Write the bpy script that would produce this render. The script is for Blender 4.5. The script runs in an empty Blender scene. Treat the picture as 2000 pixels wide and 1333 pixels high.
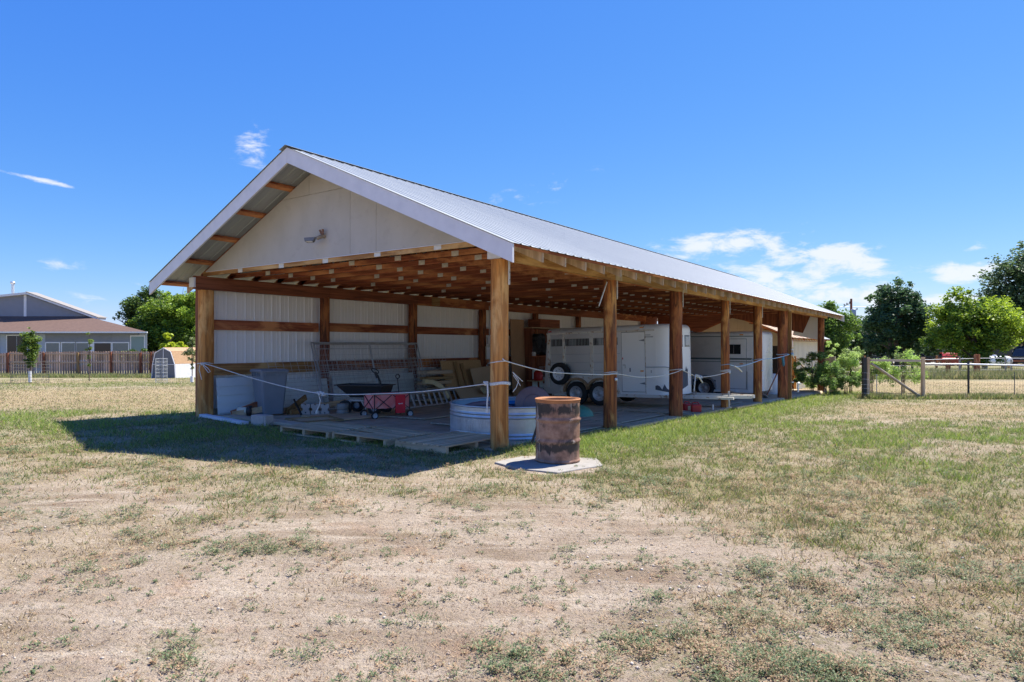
import bpy, math, random
import numpy as np
from mathutils import Vector, Matrix, Euler
rnd = random.Random(7)
R = math.radians
scene = bpy.context.scene
COL = scene.collection
# ------------------------------------------------------------------ camera
cam = bpy.data.cameras.new('camera'); camo = bpy.data.objects.new('camera', cam); COL.objects.link(camo)
camo.location = (0, 0, 1.48); camo.rotation_euler = (R(90), 0, 0)
cam.sensor_width = 36; cam.lens = 23.195; cam.shift_y = .00475; cam.clip_end = 3000; cam.clip_start = .05
scene.camera = camo
scene.view_settings.view_transform = 'Standard'; scene.view_settings.look = 'None'
scene.view_settings.gamma = 1; scene.view_settings.exposure = 2.3
scene.view_settings.use_curve_mapping = False
try:
    scene.cycles.max_bounces = 8; scene.cycles.diffuse_bounces = 5; scene.cycles.transparent_max_bounces = 16
except Exception: pass
# ------------------------------------------------------------------ sun and sky
SUNV = Vector((.462, .36, 1)).normalized()
sl = bpy.data.lights.new('sun', 'SUN'); sl.energy = 2.0; sl.angle = R(.53); sl.color = (1, .95, .86)
so = bpy.data.objects.new('sun', sl); COL.objects.link(so); so.rotation_euler = (-SUNV).to_track_quat('-Z', 'Y').to_euler()
so.location = (20, 15, 40)
W = bpy.data.worlds.new('World'); scene.world = W; W.use_nodes = True
wn = W.node_tree; wn.nodes.clear()
def N(nt, t, **k):
    n = nt.nodes.new(t)
    for a, b in k.items(): setattr(n, a, b)
    return n
def setv(n, i, v):
    n.inputs[i].default_value = v
def mth(nt, op, a, b=None, c=None, clamp=False):
    n = N(nt, 'ShaderNodeMath', operation=op, use_clamp=clamp)
    for i, x in enumerate((a, b, c)):
        if x is None: continue
        if hasattr(x, 'links'): nt.links.new(x, n.inputs[i])
        else: n.inputs[i].default_value = x
    return n.outputs[0]
def world():
    L = wn.links.new
    out = N(wn, 'ShaderNodeOutputWorld'); bg = N(wn, 'ShaderNodeBackground'); setv(bg, 'Strength', .15)
    sky = N(wn, 'ShaderNodeTexSky', sky_type='NISHITA'); sky.sun_disc = False
    sky.sun_elevation = R(59.7); sky.sun_rotation = R(52); sky.altitude = 1500; sky.air_density = 1.0; sky.dust_density = .25; sky.ozone_density = 3.5
    hs = N(wn, 'ShaderNodeHueSaturation'); setv(hs, 'Saturation', 1.0); setv(hs, 'Value', 1.0); setv(hs, 'Hue', .5)
    sc = N(wn, 'ShaderNodeSeparateColor'); L(sky.outputs[0], sc.inputs[0]); cc = N(wn, 'ShaderNodeCombineColor')
    for i, (k, x0, e) in enumerate(((.128, 1.3, 1.3), (.43, 2.3, .84), (1.27, 4.4, .28))):
        L(mth(wn, 'MULTIPLY', mth(wn, 'POWER', mth(wn, 'DIVIDE', sc.outputs[i], x0), e), k), cc.inputs[i])
    L(cc.outputs[0], hs.inputs['Color'])
    tc = N(wn, 'ShaderNodeTexCoord'); sp = N(wn, 'ShaderNodeSeparateXYZ'); L(tc.outputs['Generated'], sp.inputs[0])
    x, y, z = sp.outputs
    az = mth(wn, 'ARCTAN2', x, y)                                  # azimuth from +Y
    hyp = mth(wn, 'SQRT', mth(wn, 'ADD', mth(wn, 'MULTIPLY', x, x), mth(wn, 'MULTIPLY', y, y)))
    el = mth(wn, 'ARCTAN2', z, hyp)
    cb = N(wn, 'ShaderNodeCombineXYZ'); L(az, cb.inputs[0]); L(el, cb.inputs[1])
    # cloud banks: azimuth, elevation, half width, half height (deg), tilt, density
    banks = [(17.6, 8.3, 5.2, 1.1, .10, 1.05), (14, 8.0, 3.2, .9, .05, .75), (25.5, 6.6, 5.0, 1.5, -.12, 1.1), (27, 3.9, 6.5, 1.1, 0, .95), (22.5, 5.2, 6, 1.6, -.1, .8),
             (34.8, 5.2, 3.0, .9, .0, .95), (35.2, 6.8, 1.0, .45, 0, .7), (33, 3.4, 4, .7, 0, .7), (21, 3.4, 7, .9, 0, .6), (39, 3.6, 4, 1.6, 0, .8),
             (-21.3, 15.8, 2.1, 1.9, -.35, .66), (-35.8, 11.6, 3.4, .2, -.13, .78), (-34.5, 5.6, 2.0, .5, -.04, .45), (-30, 4.9, 4.5, .5, -.04, .42), (-31, 3.2, 7, .7, 0, .45), (-19, 7.0, 1.6, .6, .1, .55),
             (2.5, 13.2, 3.5, 1.3, .12, .42), (-1.5, 12.0, 2, .9, 0, .38), (4.5, 14.5, 3, .8, .1, .36),
             (70, 7, 14, 2.5, 0, .9), (-75, 6, 16, 2, 0, .8), (120, 9, 20, 3, 0, .9), (-130, 8, 20, 3, 0, .9), (170, 10, 18, 3, 0, .8)]
    tot = None
    for a0, e0, w, h, t, dn in banks:
        da = mth(wn, 'SUBTRACT', az, R(a0)); de = mth(wn, 'SUBTRACT', el, R(e0))
        de2 = mth(wn, 'SUBTRACT', de, mth(wn, 'MULTIPLY', da, t))
        q = mth(wn, 'ADD', mth(wn, 'POWER', mth(wn, 'DIVIDE', mth(wn, 'ABSOLUTE', da), R(w)), 2), mth(wn, 'POWER', mth(wn, 'DIVIDE', mth(wn, 'ABSOLUTE', de2), R(h)), 2))
        g = mth(wn, 'MULTIPLY', mth(wn, 'EXPONENT', mth(wn, 'MULTIPLY', q, -.8)), dn)
        tot = g if tot is None else mth(wn, 'MAXIMUM', tot, g)
    mp = N(wn, 'ShaderNodeMapping'); mp.inputs['Scale'].default_value = (1, 2.6, 1); mp.inputs['Rotation'].default_value = (0, 0, .12); L(cb.outputs[0], mp.inputs[0])
    n1 = N(wn, 'ShaderNodeTexNoise'); setv(n1, 'Scale', 17.0); setv(n1, 'Detail', 9.0); setv(n1, 'Roughness', .62); setv(n1, 'Distortion', .35); L(mp.outputs[0], n1.inputs[0])
    m = mth(wn, 'ADD', mth(wn, 'MULTIPLY', tot, 1.0), mth(wn, 'MULTIPLY', mth(wn, 'SUBTRACT', n1.outputs[0], .5), 2.6))
    m = mth(wn, 'SUBTRACT', m, .42)
    ss = N(wn, 'ShaderNodeMapRange', interpolation_type='SMOOTHSTEP'); L(m, ss.inputs[0]); setv(ss, 1, 0.0); setv(ss, 2, .62); setv(ss, 3, 0.0); setv(ss, 4, .86)
    gate = mth(wn, 'MULTIPLY', ss.outputs[0], mth(wn, 'MULTIPLY', tot, 2.2, clamp=True))
    mx = N(wn, 'ShaderNodeMix', data_type='RGBA'); L(gate, mx.inputs[0]); L(hs.outputs[0], mx.inputs[6]); mx.inputs[7].default_value = (1.3, 1.34, 1.4, 1)
    L(mx.outputs[2], bg.inputs[0]); L(bg.outputs[0], out.inputs[0])
# ------------------------------------------------------------------ materials
def ramp(nt, fac, stops):
    r = N(nt, 'ShaderNodeValToRGB'); nt.links.new(fac, r.inputs[0])
    e = r.color_ramp.elements
    while len(e) < len(stops): e.new(.5)
    for i, (p, c) in enumerate(stops): e[i].position = p; e[i].color = (*c, 1)
    return r.outputs[0]
def noise(nt, vec, scale, detail=5, rough=.55, dist=0):
    n = N(nt, 'ShaderNodeTexNoise'); setv(n, 'Scale', scale); setv(n, 'Detail', detail); setv(n, 'Roughness', rough); setv(n, 'Distortion', dist)
    nt.links.new(vec, n.inputs['Vector']); return n.outputs[0]
def mixc(nt, f, a, b, blend='MIX'):
    m = N(nt, 'ShaderNodeMix', data_type='RGBA', blend_type=blend)
    for i, x in ((0, f), (6, a), (7, b)):
        if hasattr(x, 'links'): nt.links.new(x, m.inputs[i])
        else: m.inputs[i].default_value = x if i == 0 else (*x, 1)
    return m.outputs[2]
world()
def newmat(name):
    m = bpy.data.materials.new(name); m.use_nodes = True; nt = m.node_tree; nt.nodes.clear()
    o = N(nt, 'ShaderNodeOutputMaterial'); b = N(nt, 'ShaderNodeBsdfPrincipled'); nt.links.new(b.outputs[0], o.inputs[0])
    return m, nt, b, o
def bumpn(nt, b, h, strength, dist=.01):
    bp = N(nt, 'ShaderNodeBump'); setv(bp, 'Strength', strength); setv(bp, 'Distance', dist); nt.links.new(h, bp.inputs['Height']); nt.links.new(bp.outputs[0], b.inputs['Normal'])
def pmat(name, c1, c2=None, scale=6, stretch=(1, 1, 1), rough=.7, metal=0, bump=.2, stain_or_light=None, sscale=1.2, sth=.55, samt=.8, sstretch=(1, 1, 1), bdist=.004, spec=.5, fine=None, island=0):
    m, nt, b, o = newmat(name)
    tc = N(nt, 'ShaderNodeTexCoord'); mp = N(nt, 'ShaderNodeMapping'); mp.inputs['Scale'].default_value = stretch
    nt.links.new(tc.outputs['Object'], mp.inputs[0]); v = mp.outputs[0]
    n = noise(nt, v, scale)
    c2 = c2 or tuple(x * .75 for x in c1)
    c = ramp(nt, n, [(.3, c2), (.7, c1)])
    if stain_or_light:
        mp2 = N(nt, 'ShaderNodeMapping'); mp2.inputs['Scale'].default_value = sstretch; nt.links.new(tc.outputs['Object'], mp2.inputs[0])
        s = noise(nt, mp2.outputs[0], sscale, 7, .65)
        f = N(nt, 'ShaderNodeMapRange'); nt.links.new(s, f.inputs[0]); setv(f, 1, sth); setv(f, 2, sth + .1); setv(f, 3, 0); setv(f, 4, samt)
        c = mixc(nt, f.outputs[0], c, stain_or_light)
    if island:
        g = N(nt, 'ShaderNodeNewGeometry'); oi = N(nt, 'ShaderNodeObjectInfo')
        rr = mth(nt, 'FRACT', mth(nt, 'ADD', g.outputs['Random Per Island'], oi.outputs['Random']))
        k = mth(nt, 'ADD', mth(nt, 'MULTIPLY', rr, island), 1 - island / 2)
        hs = N(nt, 'ShaderNodeHueSaturation'); nt.links.new(k, hs.inputs['Value']); nt.links.new(c, hs.inputs['Color']); c = hs.outputs[0]
    nt.links.new(c, b.inputs['Base Color'])
    r2 = mth(nt, 'ADD', mth(nt, 'MULTIPLY', n, .25), rough - .12)
    nt.links.new(r2, b.inputs['Roughness']); b.inputs['Metallic'].default_value = metal; b.inputs['Specular IOR Level'].default_value = spec
    if bump: bumpn(nt, b, noise(nt, v, scale * 3, 6), bump, bdist)
    return m
def wood(name, light, dark, axis, rough=.75, gscale=14, contrast=(.41, .59), blot=None, low=None, island=.25, streak=None):
    """grain runs along axis (0,1,2) of the object's own coordinates"""
    m, nt, b, o = newmat(name)
    tc = N(nt, 'ShaderNodeTexCoord'); mp = N(nt, 'ShaderNodeMapping'); s = [1, 1, 1]; s[axis] = .06
    mp.inputs['Scale'].default_value = s
    nt.links.new(tc.outputs['Object'], mp.inputs[0]); v = mp.outputs[0]
    n = noise(nt, v, gscale, 6, .6, .6)
    c = ramp(nt, n, [(contrast[0], dark), (contrast[1], light)])
    n3 = noise(nt, v, gscale * .35, 3, .5, .3)
    c = mixc(nt, mth(nt, 'MULTIPLY', n3, .75), c, tuple(x * .45 for x in light), 'MIX')
    if blot:
        mp2 = N(nt, 'ShaderNodeMapping'); s2 = [1, 1, 1]; s2[axis] = .3; mp2.inputs['Scale'].default_value = s2; nt.links.new(tc.outputs['Object'], mp2.inputs[0])
        q = noise(nt, mp2.outputs[0], 3.2, 6, .6, .5)
        f = N(nt, 'ShaderNodeMapRange'); nt.links.new(q, f.inputs[0]); setv(f, 1, .48); setv(f, 2, .62); setv(f, 3, 0); setv(f, 4, .85)
        c = mixc(nt, f.outputs[0], c, blot)
    if streak:
        mp4 = N(nt, 'ShaderNodeMapping'); s4 = [1, 1, 1]; s4[axis] = .10; mp4.inputs['Scale'].default_value = s4; nt.links.new(tc.outputs['Object'], mp4.inputs[0])
        q4 = noise(nt, mp4.outputs[0], 11, 5, .6, 1.2); f4 = N(nt, 'ShaderNodeMapRange'); nt.links.new(q4, f4.inputs[0]); setv(f4, 1, .52); setv(f4, 2, .62); setv(f4, 3, 0); setv(f4, 4, .8)
        c = mixc(nt, f4.outputs[0], c, streak)
    vo = N(nt, 'ShaderNodeTexVoronoi'); vo.feature = 'F1'; setv(vo, 'Scale', 1.7)
    mk = N(nt, 'ShaderNodeMapping'); s3 = [1, 1, 1]; s3[axis] = .62; mk.inputs['Scale'].default_value = s3; nt.links.new(tc.outputs['Object'], mk.inputs[0]); nt.links.new(mk.outputs[0], vo.inputs['Vector'])
    kf = N(nt, 'ShaderNodeMapRange'); nt.links.new(vo.outputs['Distance'], kf.inputs[0]); setv(kf, 1, .035); setv(kf, 2, .07); setv(kf, 3, .85); setv(kf, 4, 0)
    c = mixc(nt, kf.outputs[0], c, tuple(x * .35 for x in dark))
    if island:
        g = N(nt, 'ShaderNodeNewGeometry'); oi = N(nt, 'ShaderNodeObjectInfo')
        rr = mth(nt, 'FRACT', mth(nt, 'ADD', g.outputs['Random Per Island'], oi.outputs['Random']))
        k = mth(nt, 'ADD', mth(nt, 'MULTIPLY', rr, island), 1 - island / 2)
        hs = N(nt, 'ShaderNodeHueSaturation'); nt.links.new(k, hs.inputs['Value']); nt.links.new(c, hs.inputs['Color']); c = hs.outputs[0]
    nt.links.new(c, b.inputs['Base Color']); b.inputs['Roughness'].default_value = rough; b.inputs['Specular IOR Level'].default_value = .25
    bumpn(nt, b, n, .35, .004)
    return m
M = {}
def wset(key, light, dark, **k):
    for i, ax in enumerate('uvz'): M[key + ax] = wood(key + '_wood_' + ax, light, dark, i, **k)
wset('honey', (.60, .33, .12), (.32, .14, .05), blot=(.68, .44, .2))
wset('brown', (.50, .16, .07), (.20, .055, .03), blot=(.68, .30, .12))
wset('dark', (.40, .14, .07), (.16, .052, .03))
wset('grey', (.66, .54, .40), (.38, .295, .20), contrast=(.38, .62))
wset('pallet', (.82, .60, .37), (.50, .34, .19))
wset('raw', (.52, .33, .15), (.30, .16, .06))
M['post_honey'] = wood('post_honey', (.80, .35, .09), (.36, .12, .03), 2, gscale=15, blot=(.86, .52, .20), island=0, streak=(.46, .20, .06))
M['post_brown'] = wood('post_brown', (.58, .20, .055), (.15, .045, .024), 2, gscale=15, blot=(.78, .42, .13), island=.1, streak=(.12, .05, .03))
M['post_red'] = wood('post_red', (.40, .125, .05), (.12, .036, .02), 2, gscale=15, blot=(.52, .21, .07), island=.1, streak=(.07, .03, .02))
M['roof_metal'] = pmat('roof_metal', (.40, .425, .43), (.345, .37, .375), 3, (1, .2, 1), .42, .1, .05, stain_or_light=(.34, .35, .35), sscale=2.5, sth=.62, samt=.4)
M['wall_metal'] = pmat('wall_metal', (.90, .90, .89), (.86, .86, .85), 2.5, (1, 1, .2), .45, 0, .03)
M['sheet_metal'] = pmat('pale_green_sheet', (.76, .83, .82), (.70, .77, .76), 3, (.3, 1, 1), .5, 0, .05, stain_or_light=(.4, .42, .4), sth=.6, samt=.3)
M['white_paint'] = pmat('white_paint', (.74, .74, .76), (.66, .66, .68), 5, (1, 1, 1), .6, 0, .15, stain_or_light=(.4, .39, .38), sscale=9, sth=.66, samt=.5)
M['gable_paint'] = pmat('gable_paint', (.53, .50, .455), (.46, .435, .39), 2.2, (1, 1, .6), .75, 0, .3, stain_or_light=(.42, .39, .35), sscale=5, sth=.56, samt=.45)
M['beige_wall'] = pmat('beige_wall', (.58, .52, .38), (.53, .47, .33), 2, (1, 1, .3), .6, 0, .05)
M['cream_wall'] = pmat('cream_wall', (.74, .70, .56), (.69, .65, .51), 2, (1, 1, .3), .55, 0, .05)
M['plate'] = pmat('gang_plate_metal', (.78, .74, .66), (.62, .58, .5), 20, (1, 1, 1), .5, .3, .1)
M['galv'] = pmat('galvanised', (.62, .65, .68), (.47, .5, .53), 7, (1, 1, 1), .38, .65, .06, stain_or_light=(.70, .72, .74), sscale=3.3, sth=.55, samt=.5)
M['strap'] = pmat('strap_metal', (.7, .7, .68), (.6, .6, .58), 12, rough=.45, metal=.3, bump=.05)
M['rust'] = pmat('rusted_drum', (.44, .26, .17), (.27, .14, .085), 3.4, (1, 1, .7), .7, .1, .25, stain_or_light=(.035, .028, .026), sscale=2.2, sth=.485, samt=.92, sstretch=(.8, .8, 1.25))
M['rust_rim'] = pmat('rust_rim', (.52, .22, .08), (.34, .13, .05), 9, rough=.75, bump=.3)
def drum_mat():
    m, nt, b, o = newmat('scorched_drum'); tc = N(nt, 'ShaderNodeTexCoord'); sp = N(nt, 'ShaderNodeSeparateXYZ'); nt.links.new(tc.outputs['Object'], sp.inputs[0]); v = tc.outputs['Object']
    c = ramp(nt, noise(nt, v, 7, 7, .65), [(.35, (.17, .085, .055)), (.5, (.30, .165, .11)), (.68, (.43, .26, .18))])
    mp = N(nt, 'ShaderNodeMapping'); mp.inputs['Scale'].default_value = (1, 1, .12); nt.links.new(v, mp.inputs[0]); dr_ = noise(nt, mp.outputs[0], 26, 4)
    z = sp.outputs[2]
    def bell(z0, w): return mth(nt, 'EXPONENT', mth(nt, 'MULTIPLY', mth(nt, 'POWER', mth(nt, 'DIVIDE', mth(nt, 'ABSOLUTE', mth(nt, 'SUBTRACT', z, z0)), w), 2), -1))
    band = mth(nt, 'MAXIMUM', mth(nt, 'MULTIPLY', bell(.20, .075), .34), mth(nt, 'MULTIPLY', bell(.67, .075), .32))
    q = mth(nt, 'ADD', mth(nt, 'ADD', mth(nt, 'MULTIPLY', noise(nt, v, 5.5, 7, .62, .4), 1.1), mth(nt, 'MULTIPLY', dr_, .3)), band)
    f = N(nt, 'ShaderNodeMapRange'); nt.links.new(q, f.inputs[0]); setv(f, 1, .84); setv(f, 2, .98); setv(f, 3, 0); setv(f, 4, .93)
    c = mixc(nt, f.outputs[0], c, (.026, .022, .02))
    pl = N(nt, 'ShaderNodeMapRange'); nt.links.new(noise(nt, mp.outputs[0], 9, 5, .6), pl.inputs[0]); setv(pl, 1, .61); setv(pl, 2, .66); setv(pl, 3, 0); setv(pl, 4, .8)
    c = mixc(nt, pl.outputs[0], c, (.50, .42, .34))
    nt.links.new(c, b.inputs['Base Color']); b.inputs['Roughness'].default_value = .55; b.inputs['Metallic'].default_value = .15
    bumpn(nt, b, noise(nt, v, 40, 6, .7), .3, .004); return m
M['rust'] = drum_mat()
M['concrete'] = pmat('concrete', (.34, .32, .29), (.25, .23, .205), 9, rough=.9, bump=.5, stain_or_light=(.22, .2, .17), sscale=6, sth=.6, samt=.6)
M['block'] = pmat('concrete_block', (.54, .46, .40), (.43, .37, .32), 14, rough=.95, bump=.5)
M['floor'] = pmat('packed_dirt', (.60, .47, .33), (.38, .27, .17), 2.6, rough=.95, bump=.6, bdist=.02, stain_or_light=(.42, .37, .30), sscale=3.3, sth=.56, samt=.7)
M['bin'] = pmat('bin_plastic', (.21, .24, .275), (.185, .21, .24), 4, rough=.42, bump=.03)
M['black'] = pmat('black_plastic', (.028, .028, .03), (.02, .02, .02), 6, rough=.5, bump=.05)
M['rubber'] = pmat('rubber', (.03, .03, .03), (.02, .02, .021), 8, rough=.85, bump=.1, stain_or_light=(.09, .08, .07), sscale=5, sth=.6, samt=.4)
M['hubgrey'] = pmat('hub_grey', (.52, .53, .55), (.42, .43, .45), 9, rough=.45, metal=.3, bump=.03)
M['hubwhite'] = pmat('hub_white', (.82, .82, .82), (.75, .75, .75), 9, rough=.4, bump=.03)
M['red'] = pmat('red_fabric', (.80, .025, .045), (.68, .02, .035), 12, rough=.75, bump=.2)
M['faded'] = pmat('faded_red_fabric', (.86, .30, .27), (.80, .17, .15), 4, rough=.85, bump=.25, stain_or_light=(.78, .40, .36), sscale=3, sth=.48, samt=.8)
M['redplastic'] = pmat('red_plastic', (.60, .03, .03), (.5, .02, .02), 6, rough=.4, bump=.02)
M['white'] = pmat('white_plastic', (.8, .8, .8), (.74, .74, .74), 6, rough=.5, bump=.02)
M['cream'] = pmat('cream_plastic', (.68, .64, .5), (.6, .56, .43), 6, rough=.5, bump=.02)
M['rope'] = pmat('white_rope', (.84, .81, .74), (.6, .57, .5), 60, rough=.9, bump=.5)
M['bluerope'] = pmat('blue_rope', (.30, .55, .72), (.55, .68, .76), 60, rough=.9, bump=.5)
M['teal'] = pmat('teal_fabric', (.04, .2, .28), (.03, .13, .2), 30, rough=.9)
M['trailer'] = pmat('trailer_paint', (.91, .90, .87), (.88, .87, .84), 1.5, rough=.32, bump=.02, stain_or_light=(.50, .40, .28), sscale=1.6, sth=.63, samt=.35, sstretch=(1, 1, .35))
M['trailer2'] = pmat('trailer_paint_clean', (.91, .91, .90), (.88, .88, .87), 1.5, rough=.28, bump=.02)
M['trailer_rust'] = pmat('trailer_trim', (.76, .73, .67), (.70, .64, .54), 3, rough=.5, bump=.05, stain_or_light=(.36, .17, .06), sscale=9, sth=.54, samt=.9)
M['fender_rust'] = pmat('fender_rust', (.45, .30, .17), (.28, .15, .07), 5, rough=.7, bump=.1, stain_or_light=(.7, .66, .6), sscale=4, sth=.58, samt=.8)
M['darkpatch'] = pmat('peeled_patch', (.11, .125, .15), (.07, .08, .1), 8, rough=.8, bump=.3)
M['grey_trim'] = pmat('grey_trim', (.24, .25, .26), (.2, .2, .21), 6, rough=.5)
M['greenstripe'] = pmat('stripe_grey_green', (.12, .17, .17), (.1, .14, .14), 6, rough=.4)
M['stripe2'] = pmat('stripe_light', (.36, .4, .4), (.33, .36, .36), 6, rough=.4)
M['orange'] = pmat('marker_orange', (.85, .34, .03), (.8, .28, .02), 20, rough=.3)
M['lampred'] = pmat('marker_red', (.6, .02, .02), (.5, .02, .02), 20, rough=.3)
M['darkvoid'] = pmat('dark_interior', (.035, .033, .03), (.02, .02, .018), 3, rough=.9)
M['wire'] = pmat('wire', (.60, .61, .61), (.45, .46, .46), 20, rough=.5, metal=.5, bump=0)
M['darkwire'] = pmat('dark_wire', (.16, .155, .14), (.1, .1, .09), 20, rough=.7, metal=.2, bump=0)
M['alu'] = pmat('aluminium', (.72, .73, .74), (.64, .65, .66), 8, rough=.35, metal=.6, bump=.02)
M['cardboard'] = pmat('cardboard', (.60, .43, .27), (.52, .37, .22), 3, rough=.9, bump=.1)
M['osb'] = pmat('osb_board', (.64, .42, .21), (.44, .26, .11), 28, rough=.9, bump=.3)
M['plybrown'] = pmat('brown_board', (.46, .28, .16), (.40, .24, .13), 4, rough=.85, bump=.1)
M['foam'] = pmat('yellow_foam', (.68, .58, .34), (.6, .5, .28), 12, rough=.95, bump=.4)
M['blue'] = pmat('blue_plastic', (.02, .2, .5), (.015, .16, .4), 4, rough=.4)
M['tubwater'] = pmat('tank_inside', (.28, .42, .52), (.24, .36, .46), 5, rough=.35, metal=.35)
M['lid'] = pmat('brown_lid', (.26, .16, .13), (.2, .12, .10), 6, rough=.5, bump=.1)
M['mauve'] = pmat('mauve_hose', (.22, .14, .14), (.13, .1, .12), 6, rough=.5, bump=.1)
M['green'] = pmat('green_plastic', (.10, .30, .20), (.08, .25, .16), 6, rough=.45)
M['mesh_roll'] = pmat('wire_roll', (.18, .19, .2), (.08, .085, .09), 30, rough=.7, metal=.2, bump=.4)
M['shingle'] = pmat('brown_shingle', (.17, .105, .08), (.12, .072, .055), 9, (.35, 1, 1), .95, 0, .5, bdist=.02)
M['greyshingle'] = pmat('grey_shingle', (.30, .28, .26), (.24, .22, .2), 7, (.4, 1, 1), .95, 0, .3)
M['siding'] = pmat('grey_siding', (.24, .25, .29), (.21, .225, .26), 2, rough=.7, bump=.05)
M['sidinglight'] = pmat('light_siding', (.36, .40, .46), (.32, .36, .42), 2, rough=.7, bump=.05)
M['beige_far'] = pmat('beige_stucco', (.44, .37, .28), (.4, .33, .25), 2, rough=.9)
M['tan_shingle'] = pmat('tan_shingle', (.46, .29, .16), (.36, .22, .12), 8, rough=.9, bump=.2)
M['greyscreen'] = pmat('grey_screen', (.16, .17, .19), (.13, .14, .155), 9, rough=.8)
M['steel_black'] = pmat('black_steel', (.03, .035, .03), (.02, .02, .02), 9, rough=.6)
M['pipe'] = pmat('grey_pipe', (.5, .5, .5), (.4, .4, .4), 9, rough=.5, metal=.4)
M['carred'] = pmat('car_red', (.5, .02, .02), (.45, .02, .02), 3, rough=.25, bump=0)
M['carblue'] = pmat('car_grey_blue', (.20, .26, .33), (.17, .22, .28), 3, rough=.25, bump=0)
M['carblack'] = pmat('car_black', (.02, .02, .025), (.02, .02, .02), 3, rough=.25, bump=0)
M['trunk'] = pmat('bark', (.16, .12, .09), (.08, .06, .045), 6, (1, 1, .3), .95, 0, .6, bdist=.02)
M['sapbark'] = pmat('sapling_bark', (.5, .47, .42), (.3, .27, .23), 12, (1, 1, .3), .9, 0, .2)
M['fencewood'] = pmat('fence_pickets', (.52, .35, .25), (.22, .145, .105), 3, (1, 1, .15), .9, 0, .3, stain_or_light=(.42, .50, .56), sscale=.55, sth=.585, samt=.6, island=.55)  # bluish blotches paint in light coming through between the pickets
M['railwood'] = pmat('fence_rails', (.62, .43, .30), (.48, .32, .21), 3, (.15, 1, 1), .9, 0, .3)
def glassm(name, col, rough=.08):
    m, nt, b, o = newmat(name); b.inputs['Base Color'].default_value = (*col, 1); b.inputs['Roughness'].default_value = rough; b.inputs['Specular IOR Level'].default_value = .35
    return m
M['glass'] = glassm('dark_glass', (.02, .024, .028)); M['glassgrey'] = glassm('curtained_glass', (.16, .19, .19)); M['glassteal'] = glassm('pale_curtained_glass', (.16, .25, .26))
M['lens'] = glassm('lamp_lens', (.7, .66, .55), .25); M['tglass'] = glassm('trailer_glass', (.25, .30, .33), .15)
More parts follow.
